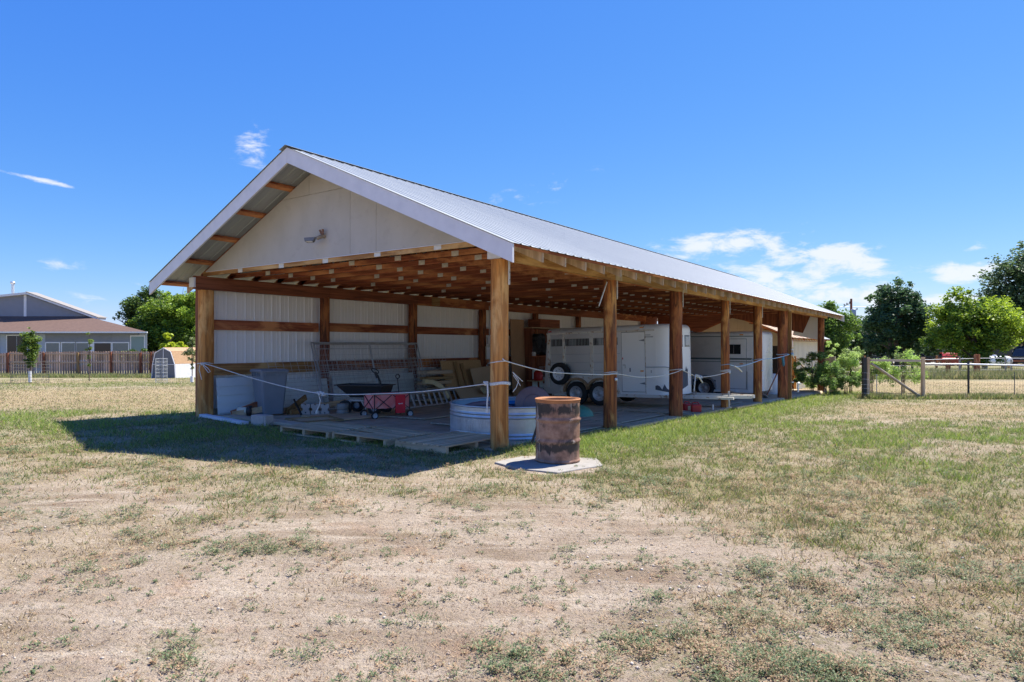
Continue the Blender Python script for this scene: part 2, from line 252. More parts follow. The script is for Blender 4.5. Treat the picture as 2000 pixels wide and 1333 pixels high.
# ------------------------------------------------------------------ mesh building
class MB:
    def __init__(s): s.v = []; s.f = []; s.m = []; s.sm = []
    def add(s, vs, fs, mi=0, smooth=False):
        o = len(s.v); s.v += [tuple(x) for x in vs]; s.f += [tuple(i + o for i in f) for f in fs]; s.m += [mi] * len(fs); s.sm += [smooth] * len(fs); return s
    def box(s, x0, x1, y0, y1, z0, z1, mi=0):
        x0, x1 = sorted((x0, x1)); y0, y1 = sorted((y0, y1)); z0, z1 = sorted((z0, z1))
        return s.add([(x0, y0, z0), (x1, y0, z0), (x1, y1, z0), (x0, y1, z0), (x0, y0, z1), (x1, y0, z1), (x1, y1, z1), (x0, y1, z1)],
                     [(0, 3, 2, 1), (4, 5, 6, 7), (0, 1, 5, 4), (1, 2, 6, 5), (2, 3, 7, 6), (3, 0, 4, 7)], mi)
    def obox(s, c, sz, rot=(0, 0, 0), mi=0):
        Rm = Euler(rot).to_matrix(); vs = []
        for z in (-1, 1):
            for x, y in ((-1, -1), (1, -1), (1, 1), (-1, 1)):
                vs.append(Vector(c) + Rm @ Vector((x * sz[0] / 2, y * sz[1] / 2, z * sz[2] / 2)))
        return s.add(vs, [(0, 3, 2, 1), (4, 5, 6, 7), (0, 1, 5, 4), (1, 2, 6, 5), (2, 3, 7, 6), (3, 0, 4, 7)], mi)
    def bar(s, p0, p1, w, h, up=(0, 0, 1), mi=0):
        p0 = Vector(p0); p1 = Vector(p1); d = (p1 - p0).normalized(); up = Vector(up)
        if abs(d.dot(up)) > .99: up = Vector((1, 0, 0))
        sd = d.cross(up).normalized(); u2 = sd.cross(d).normalized()
        vs = [p + sd * (a * w / 2) + u2 * (b * h / 2) for p in (p0, p1) for a, b in ((-1, -1), (1, -1), (1, 1), (-1, 1))]
        return s.add(vs, [(3, 2, 1, 0), (4, 5, 6, 7), (0, 1, 5, 4), (1, 2, 6, 5), (2, 3, 7, 6), (3, 0, 4, 7)], mi)
    def tube(s, pts, r, n=8, mi=0, cap=True, closed=False):
        pts = [Vector(p) for p in pts]; k = len(pts); rs = r if isinstance(r, (list, tuple)) else [r] * k; vs = []; prev = None
        for i, p in enumerate(pts):
            if closed: d = pts[(i + 1) % k] - pts[i - 1]
            else: d = pts[min(i + 1, k - 1)] - pts[max(i - 1, 0)]
            d = d.normalized() if d.length > 1e-9 else Vector((0, 0, 1))
            if prev is None:
                a = Vector((0, 0, 1)) if abs(d.z) < .9 else Vector((1, 0, 0)); x = d.cross(a).normalized()
            else:
                x = prev - d * prev.dot(d); x = x.normalized() if x.length > 1e-6 else d.orthogonal().normalized()
            prev = x; y = d.cross(x)
            for j in range(n):
                t = 2 * math.pi * j / n; vs.append(p + (x * math.cos(t) + y * math.sin(t)) * rs[i])
        fs = []
        for i in range(k if closed else k - 1):
            a = i * n; b_ = ((i + 1) % k) * n
            for j in range(n): fs.append((a + j, a + (j + 1) % n, b_ + (j + 1) % n, b_ + j))
        s.add(vs, fs, mi, True)
        if cap and not closed: s.add(vs[:n], [tuple(range(n))[::-1]], mi); s.add(vs[-n:], [tuple(range(n))], mi)
        return s
    def lathe(s, prof, n=24, c=(0, 0, 0), axis='z', mi=0, smooth=True, seg=None):
        vs = []
        for r, z in prof:
            for j in range(n):
                t = 2 * math.pi * j / n; a, b_ = r * math.cos(t), r * math.sin(t)
                p = (a, b_, z) if axis == 'z' else ((a, z, b_) if axis == 'y' else (z, a, b_))
                vs.append((p[0] + c[0], p[1] + c[1], p[2] + c[2]))
        fs = []
        for i in range(len(prof) - 1):
            for j in range(n):
                q = (i * n + j, i * n + (j + 1) % n, (i + 1) * n + (j + 1) % n, (i + 1) * n + j); fs.append(q if axis != 'y' else q[::-1])
        return s.add(vs, fs, mi, smooth)
    def prism(s, poly, a0, a1, axis='y', mi=0):
        """poly of 2D points extruded along axis between a0,a1"""
        def P(p, a): return {'y': (p[0], a, p[1]), 'x': (a, p[0], p[1]), 'z': (p[0], p[1], a)}[axis]
        n = len(poly); vs = [P(p, a0) for p in poly] + [P(p, a1) for p in poly]
        fs = [tuple(range(n)), tuple(range(n, 2 * n))[::-1]] + [(i, n + i, n + (i + 1) % n, (i + 1) % n) for i in range(n)]
        return s.add(vs, fs, mi)
    def mesh(s, name, mats):
        me = bpy.data.meshes.new(name); me.from_pydata(s.v, [], s.f)
        if not isinstance(mats, (list, tuple)): mats = [mats]
        for m in mats: me.materials.append(M[m] if isinstance(m, str) else m)
        me.polygons.foreach_set('material_index', s.m); me.polygons.foreach_set('use_smooth', s.sm)
        me.update()
        import bmesh
        bm = bmesh.new(); bm.from_mesh(me); bmesh.ops.recalc_face_normals(bm, faces=bm.faces); bm.to_mesh(me); bm.free()
        return me
def link(name, me, parent=None, loc=None, rot=None, scale=None, kind=None, label=None):
    o = bpy.data.objects.new(name, me); COL.objects.link(o)
    if parent: o.parent = parent
    if loc is not None: o.location = loc
    if rot is not None: o.rotation_euler = rot
    if scale is not None: o.scale = scale
    if kind: o['kind'] = kind
    if label: o['label'] = label
    return o
def part(name, mb, mats, parent, loc=None, rot=None, bevel=0, **k):
    o = link(name, mb.mesh(name, mats) if isinstance(mb, MB) else mb, parent, loc, rot, **k)
    if bevel:
        b = o.modifiers.new('bevel', 'BEVEL'); b.width = bevel; b.segments = 2; b.limit_method = 'ANGLE'
    return o
def thing(name, label, cat, loc=(0, 0, 0), rz=0, group=None, rot=None):
    o = bpy.data.objects.new(name, None); COL.objects.link(o); o.location = loc
    o.rotation_euler = rot if rot else (0, 0, rz); o['label'] = label; o['category'] = cat
    o.empty_display_size = .2
    if group: o['group'] = group
    return o
def tag(o, label, cat, group=None):
    o['label'] = label; o['category'] = cat
    if group: o['group'] = group
    return o
def copytree(o, loc=None, rot=None, label=None):
    c = o.copy(); COL.objects.link(c)
    if loc is not None: c.location = loc
    if rot is not None: c.rotation_euler = rot
    if label: c['label'] = label
    for ch in list(o.children):
        d = ch.copy(); COL.objects.link(d); d.parent = c
        for g in list(ch.children):
            e = g.copy(); COL.objects.link(e); e.parent = d
    return c
# shed frame: origin at the near right corner post, local x along the shed, y across it to the left wall
A = R(35.23); X0, Y0 = -.158, 9.5
def wor(u, v, z=0): return (X0 + u * math.sin(A) - v * math.cos(A), Y0 + u * math.cos(A) + v * math.sin(A), z)
def locv(X, Y):
    dx, dy = X - X0, Y - Y0; return dx * math.sin(A) + dy * math.cos(A), -dx * math.cos(A) + dy * math.sin(A)
SR = math.pi / 2 - A
def fz(u): return .01 - .0205 * max(0, u)                            # floor of the shed
def sm(a, b, x): t = np.clip((x - a) / (b - a), 0, 1); return t * t * (3 - 2 * t)
def gz(x, y):
    t = sm(-5., 0., x); st = 14 + (9.5 - 14) * t; sl_ = .021 + .0105 * t
    return -np.minimum(.74, sl_ * np.maximum(0, y - st)) + 0 * x
# ------------------------------------------------------------------ numpy noise
def hash2(ix, iy, seed):
    h = (ix.astype(np.int64) * 374761393 + iy.astype(np.int64) * 668265263 + seed * 1442695041) & 0xffffffff
    h = ((h ^ (h >> 13)) * 1274126177) & 0xffffffff
    return ((h ^ (h >> 16)) & 0xffff) / 65535.
def vnoise(x, y, seed=0):
    ix = np.floor(x); iy = np.floor(y); fx = x - ix; fy = y - iy; fx = fx * fx * (3 - 2 * fx); fy = fy * fy * (3 - 2 * fy)
    a = hash2(ix, iy, seed); b = hash2(ix + 1, iy, seed); c = hash2(ix, iy + 1, seed); d = hash2(ix + 1, iy + 1, seed)
    return (a * (1 - fx) + b * fx) * (1 - fy) + (c * (1 - fx) + d * fx) * fy
def fbm(x, y, s, seed=0, o=4, ga=.55):
    t = 0; a = 1; n = 0
    for i in range(o): t = t + a * vnoise(x / s * 2 ** i, y / s * 2 ** i, seed + i * 17); n += a; a *= ga
    return t / n
def cover(x, y):
    """green, dry and weed cover, 0..1, from position on the land"""
    x = np.asarray(x, float); y = np.asarray(y, float)
    yb = 6.9 - 1.9 * sm(0., 2.2, x) - 1.0 * sm(2., 4., x)             # where the bare yard ends
    n1 = fbm(x, y, 1.7, 3, 5); n2 = fbm(x, y, .55, 11, 4); n3 = fbm(x, y, 4.5, 23, 4)
    g = sm(-1.3, 1.6, y - yb + (n1 - .5) * 3.2)
    dx, dy = x - X0, y - Y0; u = dx * math.sin(A) + dy * math.cos(A); v = -dx * math.cos(A) + dy * math.sin(A)
    lush = sm(-3.6, -1.0, v) * sm(-1.5, .5, u) * (v < .3) * (u < 27) + .0
    green = g * (.16 + .62 * sm(.40, .62, n1 * .55 + n2 * .45)) * (.45 + .55 * sm(.5, 3.8, y - yb))
    dry = g * (.30 + .55 * sm(.48, .66, n3 * .6 + n2 * .4)) + (1 - g) * .25 * sm(.53, .63, n1 * .5 + n2 * .5)
    # greener right of the yard and left of the shed
    rg = sm(3.2, 7, x) * sm(5.5, 8, y) * (1 - sm(13, 16, y)); green = green + rg * g * .22 * sm(.42, .6, n1)
    lf = (1 - sm(-6, -4, x)) * sm(8.5, 11.5, y) * (1 - sm(14.5, 16.5, y)); green = green + lf * .28 * sm(.38, .6, n1)
    # straw-coloured bands
    b1 = (1 - sm(-4, -2, u - 0 * v)) * 0
    tan = (1 - sm(-7, -5, x)) * sm(14.3, 17, y + (n1 - .5) * 3) * (1 - sm(25.5, 28, y + (n1 - .5) * 2))
    tan = np.maximum(tan, sm(7, 11, x) * sm(12, 15, y + (n3 - .5) * 5) * (1 - sm(19.5, 22.5, y)) * sm(.42, .55, n3 + (n2 - .5) * .3))
    tan = np.maximum(tan, sm(12, 14, x) * sm(25.5, 27, y) * (1 - sm(40, 43, y + (n3 - .5) * 5)))
    tan2 = (1 - sm(-7, -5, x)) * sm(33.5, 35, y) * (1 - sm(38, 40, y))
    tan = np.maximum(tan, tan2 * .6)
    green = green * (1 - .62 * tan) ; dry = np.maximum(dry, tan)
    far = sm(41, 44, y); green = np.maximum(green, far * .75); dry = dry * (1 - far * .5)
    fg = (1 - sm(-7, -5, x)) * sm(28, 30, y) * (1 - sm(33, 35, y)); green = np.maximum(green, fg * .6)
    fg = sm(40, 43, y) * (x < 0); green = np.maximum(green, fg * .8)
    fl = np.exp(-((y - 24.3) / .8) ** 2) * sm(12.5, 14, x); green = np.maximum(green, fl * .9); dry = dry * (1 - fl * .7)
    green = np.maximum(green, lush * .95); dry = dry * (1 - lush * .75)
    # bare patch in front of the shed
    bp = np.exp(-(((x + 2.7) / 1.9) ** 2 + ((y - 9.0 - (x + 2.7) * -.45) / .62) ** 2))
    green = green * (1 - bp * .95); dry = dry * (1 - bp * .6)
    st = np.exp(-((v - 4) / 5) ** 6) * sm(-2.0, -1.4, u + (n1 - .5) * 1.2) * (u < -.4)   # weeds along the front sill
    green = np.maximum(green, st * .8 * sm(.35, .5, n2) * (1 - bp * .8))
    # inside the shed nothing grows
    ins = (u > -.25) & (u < 25) & (v > -.02) & (v < 8.1)
    green = np.where(ins, 0, green); dry = np.where(ins, 0, dry)
    weed = (1 - .7 * g) * sm(.44, .60, fbm(x, y, .8, 41, 4) * .62 + fbm(x, y, 2.6, 57, 3) * .38 + .05 * sm(0, 3, x)) + .85 * g * (1 - sm(3.5, 8, y - yb)) * sm(.40, .60, n2)
    weed = weed + .9 * sm(1.2, 3.4, x) * (1 - sm(5.5, 7, y)) * sm(.49, .60, fbm(x, y, .9, 91, 4))
    weed = np.where(ins, 0, np.clip(weed, 0, 1))
    sx, sy = x - .46, y - .0 - 8.30
    slab = np.clip(1.25 - ((sx / .74) ** 2 + (sy / .60) ** 2) + (n2 - .5) * 1.1, 0, 1); slab = sm(.1, .4, slab)
    green, dry, weed = green * (1 - slab), dry * (1 - slab), weed * (1 - slab)
    return np.clip(green, 0, 1), np.clip(dry, 0, 1), weed
def rough_z(x, y):
    near = 1 - sm(14, 22, np.hypot(x, y))
    return near * ((fbm(x, y, 1.6, 5, 3) - .5) * .05 + (fbm(x, y, .28, 9, 4) - .5) * .022)
def ground_z(x, y):
    dx, dy = x - X0, y - Y0; u = dx * math.sin(A) + dy * math.cos(A); v = -dx * math.cos(A) + dy * math.sin(A)
    z = gz(x, y) + rough_z(x, y)
    ins = sm(-.35, .1, u) * (1 - sm(24.6, 25.2, u)) * sm(-.15, .25, v) * (1 - sm(7.9, 8.2, v))
    return z * (1 - ins) + ins * (-.06 - .0205 * np.clip(u, 0, 26))
def fastmesh(name, V, F, mat, cols=None, smooth=False):
    me = bpy.data.meshes.new(name); k = F.shape[1]
    me.vertices.add(len(V)); me.vertices.foreach_set('co', V.astype(np.float32).ravel())
    me.loops.add(F.size); me.loops.foreach_set('vertex_index', F.astype(np.int32).ravel())
    me.polygons.add(len(F)); me.polygons.foreach_set('loop_start', (np.arange(len(F)) * k).astype(np.int32))
    try: me.polygons.foreach_set('loop_total', np.full(len(F), k, np.int32))
    except Exception: pass
    if smooth: me.polygons.foreach_set('use_smooth', np.ones(len(F), bool))
    if cols is not None:
        a = me.color_attributes.new('col', 'FLOAT_COLOR', 'POINT'); c = np.ones((len(V), 4), np.float32); c[:, :3] = cols; a.data.foreach_set('color', c.ravel())
    me.materials.append(mat); me.update(); me.validate(); return me
# ------------------------------------------------------------------ ground sheet
def ground_mat():
    m, nt, b, o = newmat('dry_yard_ground'); L = nt.links.new
    at = N(nt, 'ShaderNodeAttribute'); at.attribute_name = 'col'; sp = N(nt, 'ShaderNodeSeparateColor'); L(at.outputs['Color'], sp.inputs[0])
    tc = N(nt, 'ShaderNodeTexCoord'); v = tc.outputs['Object']
    mp = N(nt, 'ShaderNodeMapping'); mp.inputs['Rotation'].default_value = (0, 0, R(12)); mp.inputs['Scale'].default_value = (.30, 1.6, 1); L(v, mp.inputs[0])
    big = noise(nt, v, .9, 6); streak = noise(nt, mp.outputs[0], 3.2, 6, .6); fine = noise(nt, v, 26, 6, .7); grit = noise(nt, v, 110, 3, .6)
    soil = ramp(nt, big, [(.38, (.25, .185, .13)), (.50, (.35, .275, .205)), (.62, (.43, .35, .27))])
    soil = mixc(nt, mth(nt, 'MULTIPLY', mth(nt, 'SUBTRACT', streak, .47, clamp=True), 4.5, clamp=True), soil, (.48, .40, .31))
    soil = mixc(nt, mth(nt, 'MULTIPLY', mth(nt, 'SUBTRACT', fine, .53, clamp=True), 4.5, clamp=True), soil, (.19, .14, .10))
    soil = mixc(nt, mth(nt, 'MULTIPLY', mth(nt, 'SUBTRACT', grit, .60, clamp=True), 5.0, clamp=True), soil, (.62, .56, .48))
    rb = noise(nt, v, 2.1, 5, .6)
    soil = mixc(nt, mth(nt, 'MULTIPLY', mth(nt, 'SUBTRACT', rb, .56, clamp=True), 3.2, clamp=True), soil, (.36, .22, .14))
    soil = mixc(nt, mth(nt, 'MULTIPLY', sp.outputs[2], mth(nt, 'MULTIPLY', mth(nt, 'SUBTRACT', fine, .38, clamp=True), 3.5, clamp=True)), soil, (.22, .19, .11))
    dn = noise(nt, v, 14, 6, .7)
    dry = ramp(nt, dn, [(.3, (.22, .155, .085)), (.5, (.37, .285, .165)), (.72, (.48, .39, .24))])
    gn = noise(nt, v, 18, 6, .7)
    grn = ramp(nt, gn, [(.3, (.065, .082, .027)), (.52, (.17, .19, .07)), (.72, (.33, .31, .15))])
    br = mth(nt, 'MULTIPLY', mth(nt, 'SUBTRACT', fine, .5), .9)
    fd = mth(nt, 'ADD', sp.outputs[1], br, clamp=True); fg = mth(nt, 'MULTIPLY', mth(nt, 'ADD', sp.outputs[0], br, clamp=True), .85)
    c = mixc(nt, fd, soil, dry); c = mixc(nt, fg, c, grn)
    L(c, b.inputs['Base Color']); b.inputs['Roughness'].default_value = 1; b.inputs['Specular IOR Level'].default_value = .1
    h = mth(nt, 'ADD', mth(nt, 'MULTIPLY', fine, 1.0), mth(nt, 'ADD', mth(nt, 'MULTIPLY', grit, .35), mth(nt, 'MULTIPLY', streak, .7)))
    bumpn(nt, b, h, 1.0, .035)
    return m
def make_ground():
    rr = [0]; r = .04
    while r < 1.2: rr.append(r); r *= 1.25
    while r < 26: rr.append(r); r *= 1.0105
    while r < 1500: rr.append(r); r *= 1.06
    rr = np.array(rr[1:]); fr = np.linspace(R(-62), R(62), 620); bk = np.linspace(R(62), R(298), 60)[1:-1]
    th = np.concatenate([fr, bk]); n = len(th)
    rg, tg = np.meshgrid(rr, th, indexing='ij'); x = rg * np.sin(tg); y = rg * np.cos(tg)
    z = ground_z(x, y); g, d, w = cover(x, y)
    V = np.stack([x.ravel(), y.ravel(), z.ravel()], 1); C = np.stack([g.ravel(), d.ravel(), w.ravel()], 1)
    i = np.arange(len(rr) - 1)[:, None]; j = np.arange(n)[None, :]; j2 = (j + 1) % n
    F = np.stack([(i * n + j), (i * n + j2), ((i + 1) * n + j2), ((i + 1) * n + j)], -1).reshape(-1, 4)[:, ::-1]
    c0 = len(V); V = np.vstack([V, [[0, 0, 0]]]); C = np.vstack([C, [[0, 0, 0]]])
    me = fastmesh('ground', V, F, ground_mat(), C, True)
    o = link('ground', me, kind='structure'); return o
make_ground()
# ------------------------------------------------------------------ grass, weeds, pebbles
def leafmat(name, rough=.6, trans=.25):
    m, nt, b, o = newmat(name); L = nt.links.new
    at = N(nt, 'ShaderNodeAttribute'); at.attribute_name = 'col'; L(at.outputs['Color'], b.inputs['Base Color'])
    b.inputs['Roughness'].default_value = rough; b.inputs['Specular IOR Level'].default_value = .3
    tr = N(nt, 'ShaderNodeBsdfTranslucent'); hs = N(nt, 'ShaderNodeHueSaturation'); setv(hs, 'Value', 1.5); setv(hs, 'Hue', .49); L(at.outputs['Color'], hs.inputs['Color']); L(hs.outputs[0], tr.inputs[0])
    mx = N(nt, 'ShaderNodeMixShader'); setv(mx, 0, trans); L(b.outputs[0], mx.inputs[1]); L(tr.outputs[0], mx.inputs[2]); L(mx.outputs[0], o.inputs[0])
    return m
M['blade'] = leafmat('grass_blade', .6, .3); M['leaf'] = leafmat('tree_leaf', .5, .38)
rs = np.random.RandomState(5)
def scatter(n, rmin, rmax, amax=R(47)):
    """positions thinning with distance from the yard's middle"""
    r = rmin * (rmax / rmin) ** rs.rand(n); t = (rs.rand(n) * 2 - 1) * amax
    return r * np.sin(t), r * np.cos(t), r
def blades():
    n = 1500000; x, y, r = scatter(n, 2.4, 48)
    cl = fbm(x, y, .13, 71, 2)
    g, d, w = cover(x, y); p = np.clip(g * 1.15 + d * .75, 0, 1) * (.25 + 1.1 * sm(.35, .62, cl))
    k = rs.rand(n) < p * .55; x, y, r, g, d, cl = x[k], y[k], r[k], g[k], d[k], cl[k]; n = len(x)
    du, dv = locv(x, y); tan = (rs.rand(n) * (g + d * .8 + 1e-3) > g)
    lush = sm(.6, .9, g)
    h = (.028 + .05 * rs.rand(n) ** 1.5 + .055 * lush * rs.rand(n)) * (1 + .004 * r) * np.where(tan, .7, 1)
    wd = (.0022 + .0022 * rs.rand(n)) * (1 + .065 * r); an = rs.rand(n) * 2 * np.pi; ln = h * (.2 + 1.1 * rs.rand(n)); la = rs.rand(n) * 2 * np.pi
    z = ground_z(x, y) - .006; cx, cy = np.cos(an) * wd, np.sin(an) * wd
    V = np.empty((n, 3, 3)); V[:, 0] = np.stack([x - cx, y - cy, z], 1); V[:, 1] = np.stack([x + cx, y + cy, z], 1); V[:, 2] = np.stack([x + np.cos(la) * ln, y + np.sin(la) * ln, z + h], 1)
    gr = np.array([.16, .22, .06]) * (1 - rs.rand(n, 1) * .5) + rs.rand(n, 1) ** 2 * np.array([.14, .12, .03])
    gr = gr * (1 + .45 * lush[:, None] * np.array([.7, 1.0, .2]))
    dr = np.array([.44, .35, .20]) * (.55 + .6 * rs.rand(n, 1)); C = np.where(tan[:, None], dr, gr); C = np.repeat(C, 3, 0)
    F = np.arange(n * 3).reshape(-1, 3)
    o = link('grass', fastmesh('grass', V.reshape(-1, 3), F, M['blade'], C), kind='stuff'); o['label'] = 'patchy short green and straw coloured grass around the shed'; o['category'] = 'grass'
    print('blades', n)
blades()
def weeds():
    VV, CC = [], []
    for n, pb, pw, r0, r1 in ((34000, .10, .32, .008, .014), (34000, .028, .15, .024, .12)):
        x, y, r = scatter(n, 2.5, 18); g, d, w = cover(x, y); u, v = locv(x, y); ins = (u > -.3) & (v > -.1) & (u < 25)
        cl = sm(.42, .62, fbm(x, y, .33, 88, 3)); k = (rs.rand(n) < (pb + pw * w) * (.25 + 1.2 * cl)) & ~ins; x, y, w = x[k], y[k], w[k]
        n = len(x); big = (rs.rand(n) ** 2.4) * (.6 + .4 * w); rad = r0 + r1 * big; nl = (8 + 620 * rad + 9000 * rad ** 2).astype(int)
        idx = np.repeat(np.arange(n), nl); m = len(idx); a = rs.rand(m) * 2 * np.pi; arm = np.floor(a / (2 * np.pi) * 7) / 7 * 2 * np.pi + rs.randn(m) * .22 + idx; a = np.where(rs.rand(m) < .65, arm, a)
        q = rs.rand(m) ** .75 * rad[idx] * (1 + .45 * np.sin(a * 2 + idx * 1.7)); px, py = x[idx] + q * np.cos(a), y[idx] + q * np.sin(a)
        pz = ground_z(px, py) + rs.rand(m) * (.008 + .55 * rad[idx]) * np.clip(1 - q / (rad[idx] * 1.6), .1, 1)
        L_ = (.006 + .007 * rs.rand(m)) * (1 + .06 * np.hypot(px, py)); wd = L_ * .30; la = a + rs.randn(m) * .8; up = rs.rand(m) * 1.1 - .1
        dx, dy, dz = np.cos(la) * L_, np.sin(la) * L_, up * L_; sx, sy = -np.sin(la) * wd, np.cos(la) * wd
        V = np.empty((m, 4, 3)); V[:, 0] = np.stack([px, py, pz], 1); V[:, 1] = np.stack([px + dx * .5 + sx, py + dy * .5 + sy, pz + dz * .6], 1)
        V[:, 2] = np.stack([px + dx, py + dy, pz + dz], 1); V[:, 3] = np.stack([px + dx * .5 - sx, py + dy * .5 - sy, pz + dz * .6], 1)
        tint = np.repeat(rs.rand(n, 1), nl, 0); k2 = rs.rand(m, 1)
        C = np.where((tint > .66) | (k2 > .86), np.array([[.36, .25, .15]]), np.array([[.12, .165, .075]])) * (.6 + .8 * rs.rand(m, 1)); C = np.where(k2 < .1, np.array([[.30, .33, .17]]), C)
        VV.append(V.reshape(-1, 3)); CC.append(np.repeat(C, 4, 0))
    V = np.vstack(VV); C = np.vstack(CC); F = np.arange(len(V)).reshape(-1, 4)
    o = link('weeds', fastmesh('weeds', V, F, M['blade'], C), kind='stuff'); o['label'] = 'small green and brown weeds dotted over the bare dirt'; o['category'] = 'weeds'
    print('weed leaves', len(F))
weeds()
def straw():
    n = 120000; x, y, r = scatter(n, 2.4, 10); g, d, w = cover(x, y)
    k = rs.rand(n) < (.15 + .5 * fbm(x, y, .7, 33, 3)) * .8 * (g < .4); x, y = x[k], y[k]; n = len(x)
    a = rs.rand(n) * 2 * np.pi; l = .012 + .03 * rs.rand(n); w_ = .0012 + .001 * rs.rand(n); z = ground_z(x, y) + .002
    cx, cy = np.cos(a), np.sin(a); V = np.empty((n, 3, 3)); V[:, 0] = np.stack([x - cy * w_, y + cx * w_, z], 1); V[:, 1] = np.stack([x + cy * w_, y - cx * w_, z], 1); V[:, 2] = np.stack([x + cx * l, y + cy * l, z + .004 + .012 * rs.rand(n)], 1)
    C = np.where(rs.rand(n, 1) > .5, np.array([[.46, .34, .2]]), np.array([[.17, .11, .07]])) * (.7 + .5 * rs.rand(n, 1))
    o = link('straw_litter', fastmesh('straw_litter', V.reshape(-1, 3), np.arange(n * 3).reshape(-1, 3), M['blade'], np.repeat(C, 3, 0)), kind='stuff'); o['label'] = 'dry straw bits and twigs littering the bare yard'; o['category'] = 'litter'
straw()
def pebbles():
    n = 36000; x, y, r = scatter(n, 2.4, 9.5); g, d, w = cover(x, y); k = (g < .3) & (rs.rand(n) < sm(.35, .6, fbm(x, y, 1.3, 61, 3))); x, y = x[k], y[k]; n = len(x)
    s = .0018 + .010 * rs.rand(n) ** 16 + .0028 * rs.rand(n)
    base = np.array([(1, 0, 0), (0, 1, 0), (-1, 0, 0), (0, -1, 0), (0, 0, .7), (0, 0, -.7), ]); tri = np.array([(0, 1, 4), (1, 2, 4), (2, 3, 4), (3, 0, 4), (1, 0, 5), (2, 1, 5), (3, 2, 5), (0, 3, 5)])
    V = base[None] * (1 + .5 * (rs.rand(n, 6, 3) - .5)) * s[:, None, None]; a = rs.rand(n) * 6.28; c, sn = np.cos(a), np.sin(a)
    X = V[..., 0] * c[:, None] - V[..., 1] * sn[:, None]; Y = V[..., 0] * sn[:, None] + V[..., 1] * c[:, None]
    V = np.stack([X + x[:, None], Y + y[:, None], V[..., 2] + (ground_z(x, y) + s * .25)[:, None]], -1).reshape(-1, 3)
    F = (tri[None] + (np.arange(n) * 6)[:, None, None]).reshape(-1, 3); t = rs.rand(n, 1)
    C = np.repeat(np.where(t > .45, np.array([[.50, .44, .37]]), np.array([[.26, .20, .155]])) * (.7 + .5 * rs.rand(n, 1)), 6, 0)
    m, nt, b, o_ = newmat('pebble'); at = N(nt, 'ShaderNodeAttribute'); at.attribute_name = 'col'; nt.links.new(at.outputs['Color'], b.inputs['Base Color']); b.inputs['Roughness'].default_value = .9
    o = link('gravel', fastmesh('gravel', V, F, m, C, True), kind='stuff'); o['label'] = 'loose pale pebbles on the dirt in the foreground'; o['category'] = 'gravel'
pebbles()
# ------------------------------------------------------------------ the open shed
WD = 7.79; UE = 24.45; EV = .72
def zr_(v): return 2.81 + .4366 * ((v if v < WD / 2 else WD - v) + EV)   # top of the roof
shed = thing('open_shed', 'long open-sided timber shed with white metal gable roof and log posts', 'shed', wor(0, 0), SR)
def logmesh(r, h, seed, mat, z0=-.5, sq=.0, crack=True):
    q = random.Random(seed); n = 20; k = 16; b = MB(); vs = []; ph = [q.random() * 6 for _ in range(4)]; ca = q.uniform(3.6, 5.0)
    for i in range(k + 1):
        z = z0 + (h - z0) * i / k; tp = 1.03 - .07 * i / k
        for j in range(n):
            t = 2 * math.pi * j / n
            rr = r * tp * (1 + .025 * math.sin(2 * t + ph[0] + z * .7) + .018 * math.sin(3 * t + ph[1] - z * 1.3) + .012 * math.sin(5 * t + ph[2] + 3 * z))
            if sq: rr *= 1 + sq * (1 / max(abs(math.cos(t)), abs(math.sin(t))) - 1)
            dt = (t - ca - .25 * math.sin(z * 1.4 + ph[3]) + math.pi) % (2 * math.pi) - math.pi
            if crack and abs(dt) < .17: rr *= .86
            vs.append((rr * math.cos(t) + .012 * math.sin(z * 1.1 + ph[3]), rr * math.sin(t), z))
    fs = [(i * n + j, i * n + (j + 1) % n, (i + 1) * n + (j + 1) % n, (i + 1) * n + j) for i in range(k) for j in range(n)]
    b.add(vs, fs, 0, True); b.add(vs[-n:], [tuple(range(n))]); return b.mesh('post', [mat])
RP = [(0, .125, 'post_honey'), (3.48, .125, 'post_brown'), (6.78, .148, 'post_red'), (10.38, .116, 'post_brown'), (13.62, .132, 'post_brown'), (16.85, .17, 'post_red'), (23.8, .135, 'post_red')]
rpl = ['pale honey coloured corner post', 'post with a long dark weather streak', 'thick red brown post', 'slim orange brown post', None, 'thickest post with a board nailed to its side', 'dark post among the bushes']
for i, (u, r, m) in enumerate(RP):
    p = link('post', logmesh(r, 2.72, i + 3, m, -.9, .25 if i in (0,) else 0), shed, (u, .02, 0))
    if rpl[i]: p['label'] = rpl[i]
    if i < 5:
        st = MB().box(-.028, .028, -.008, .008, 2.36, 2.74); st.box(-.009, .009, -.0095, -.004, 2.42, 2.44, 1).box(-.009, .009, -.0095, -.004, 2.53, 2.55, 1)
        part('strap', st, ['strap', 'black'], p, (r * .45, -r * 1.0, 0), (0, 0, R(20)))
    if i in (1, 3, 4): part('insulator_knob', MB().lathe([(.0, -.03), (.022, -.03), (.03, 0), (.0, .004)][::-1], 12, axis='y'), 'white', p, (-.03, -r * 1.04, [0, .86, 0, .75, .70][i]))
_b = MB().box(-.02, .02, -.075, .075, -.8, 2.7); part('nailed_board', _b, 'rawz', shed, (17.02, -.17, 0), (0, 0, R(-12)))
for z in (.2, 1.35): part('bracket', MB().box(-.07, .07, -.02, .02, -.02, .02), 'strap', shed, (17.0, -.27, z), (0, 0, R(-12)))
link('post', logmesh(.14, 2.66, 41, 'post_honey', -.5, .6), shed, (.02, WD, 0), label='orange corner post at the left end')
for i, (u, r) in enumerate([(3.13, .10), (6.30, .11), (9.58, .105), (12.78, .10), (15.97, .10), (19.2, .1), (22.35, .1)]):
    link('post', logmesh(r, 2.7, 51 + i, 'post_red' if i < 3 else 'post_red', -.9, .9, False), shed, (u, WD - .02, 0))
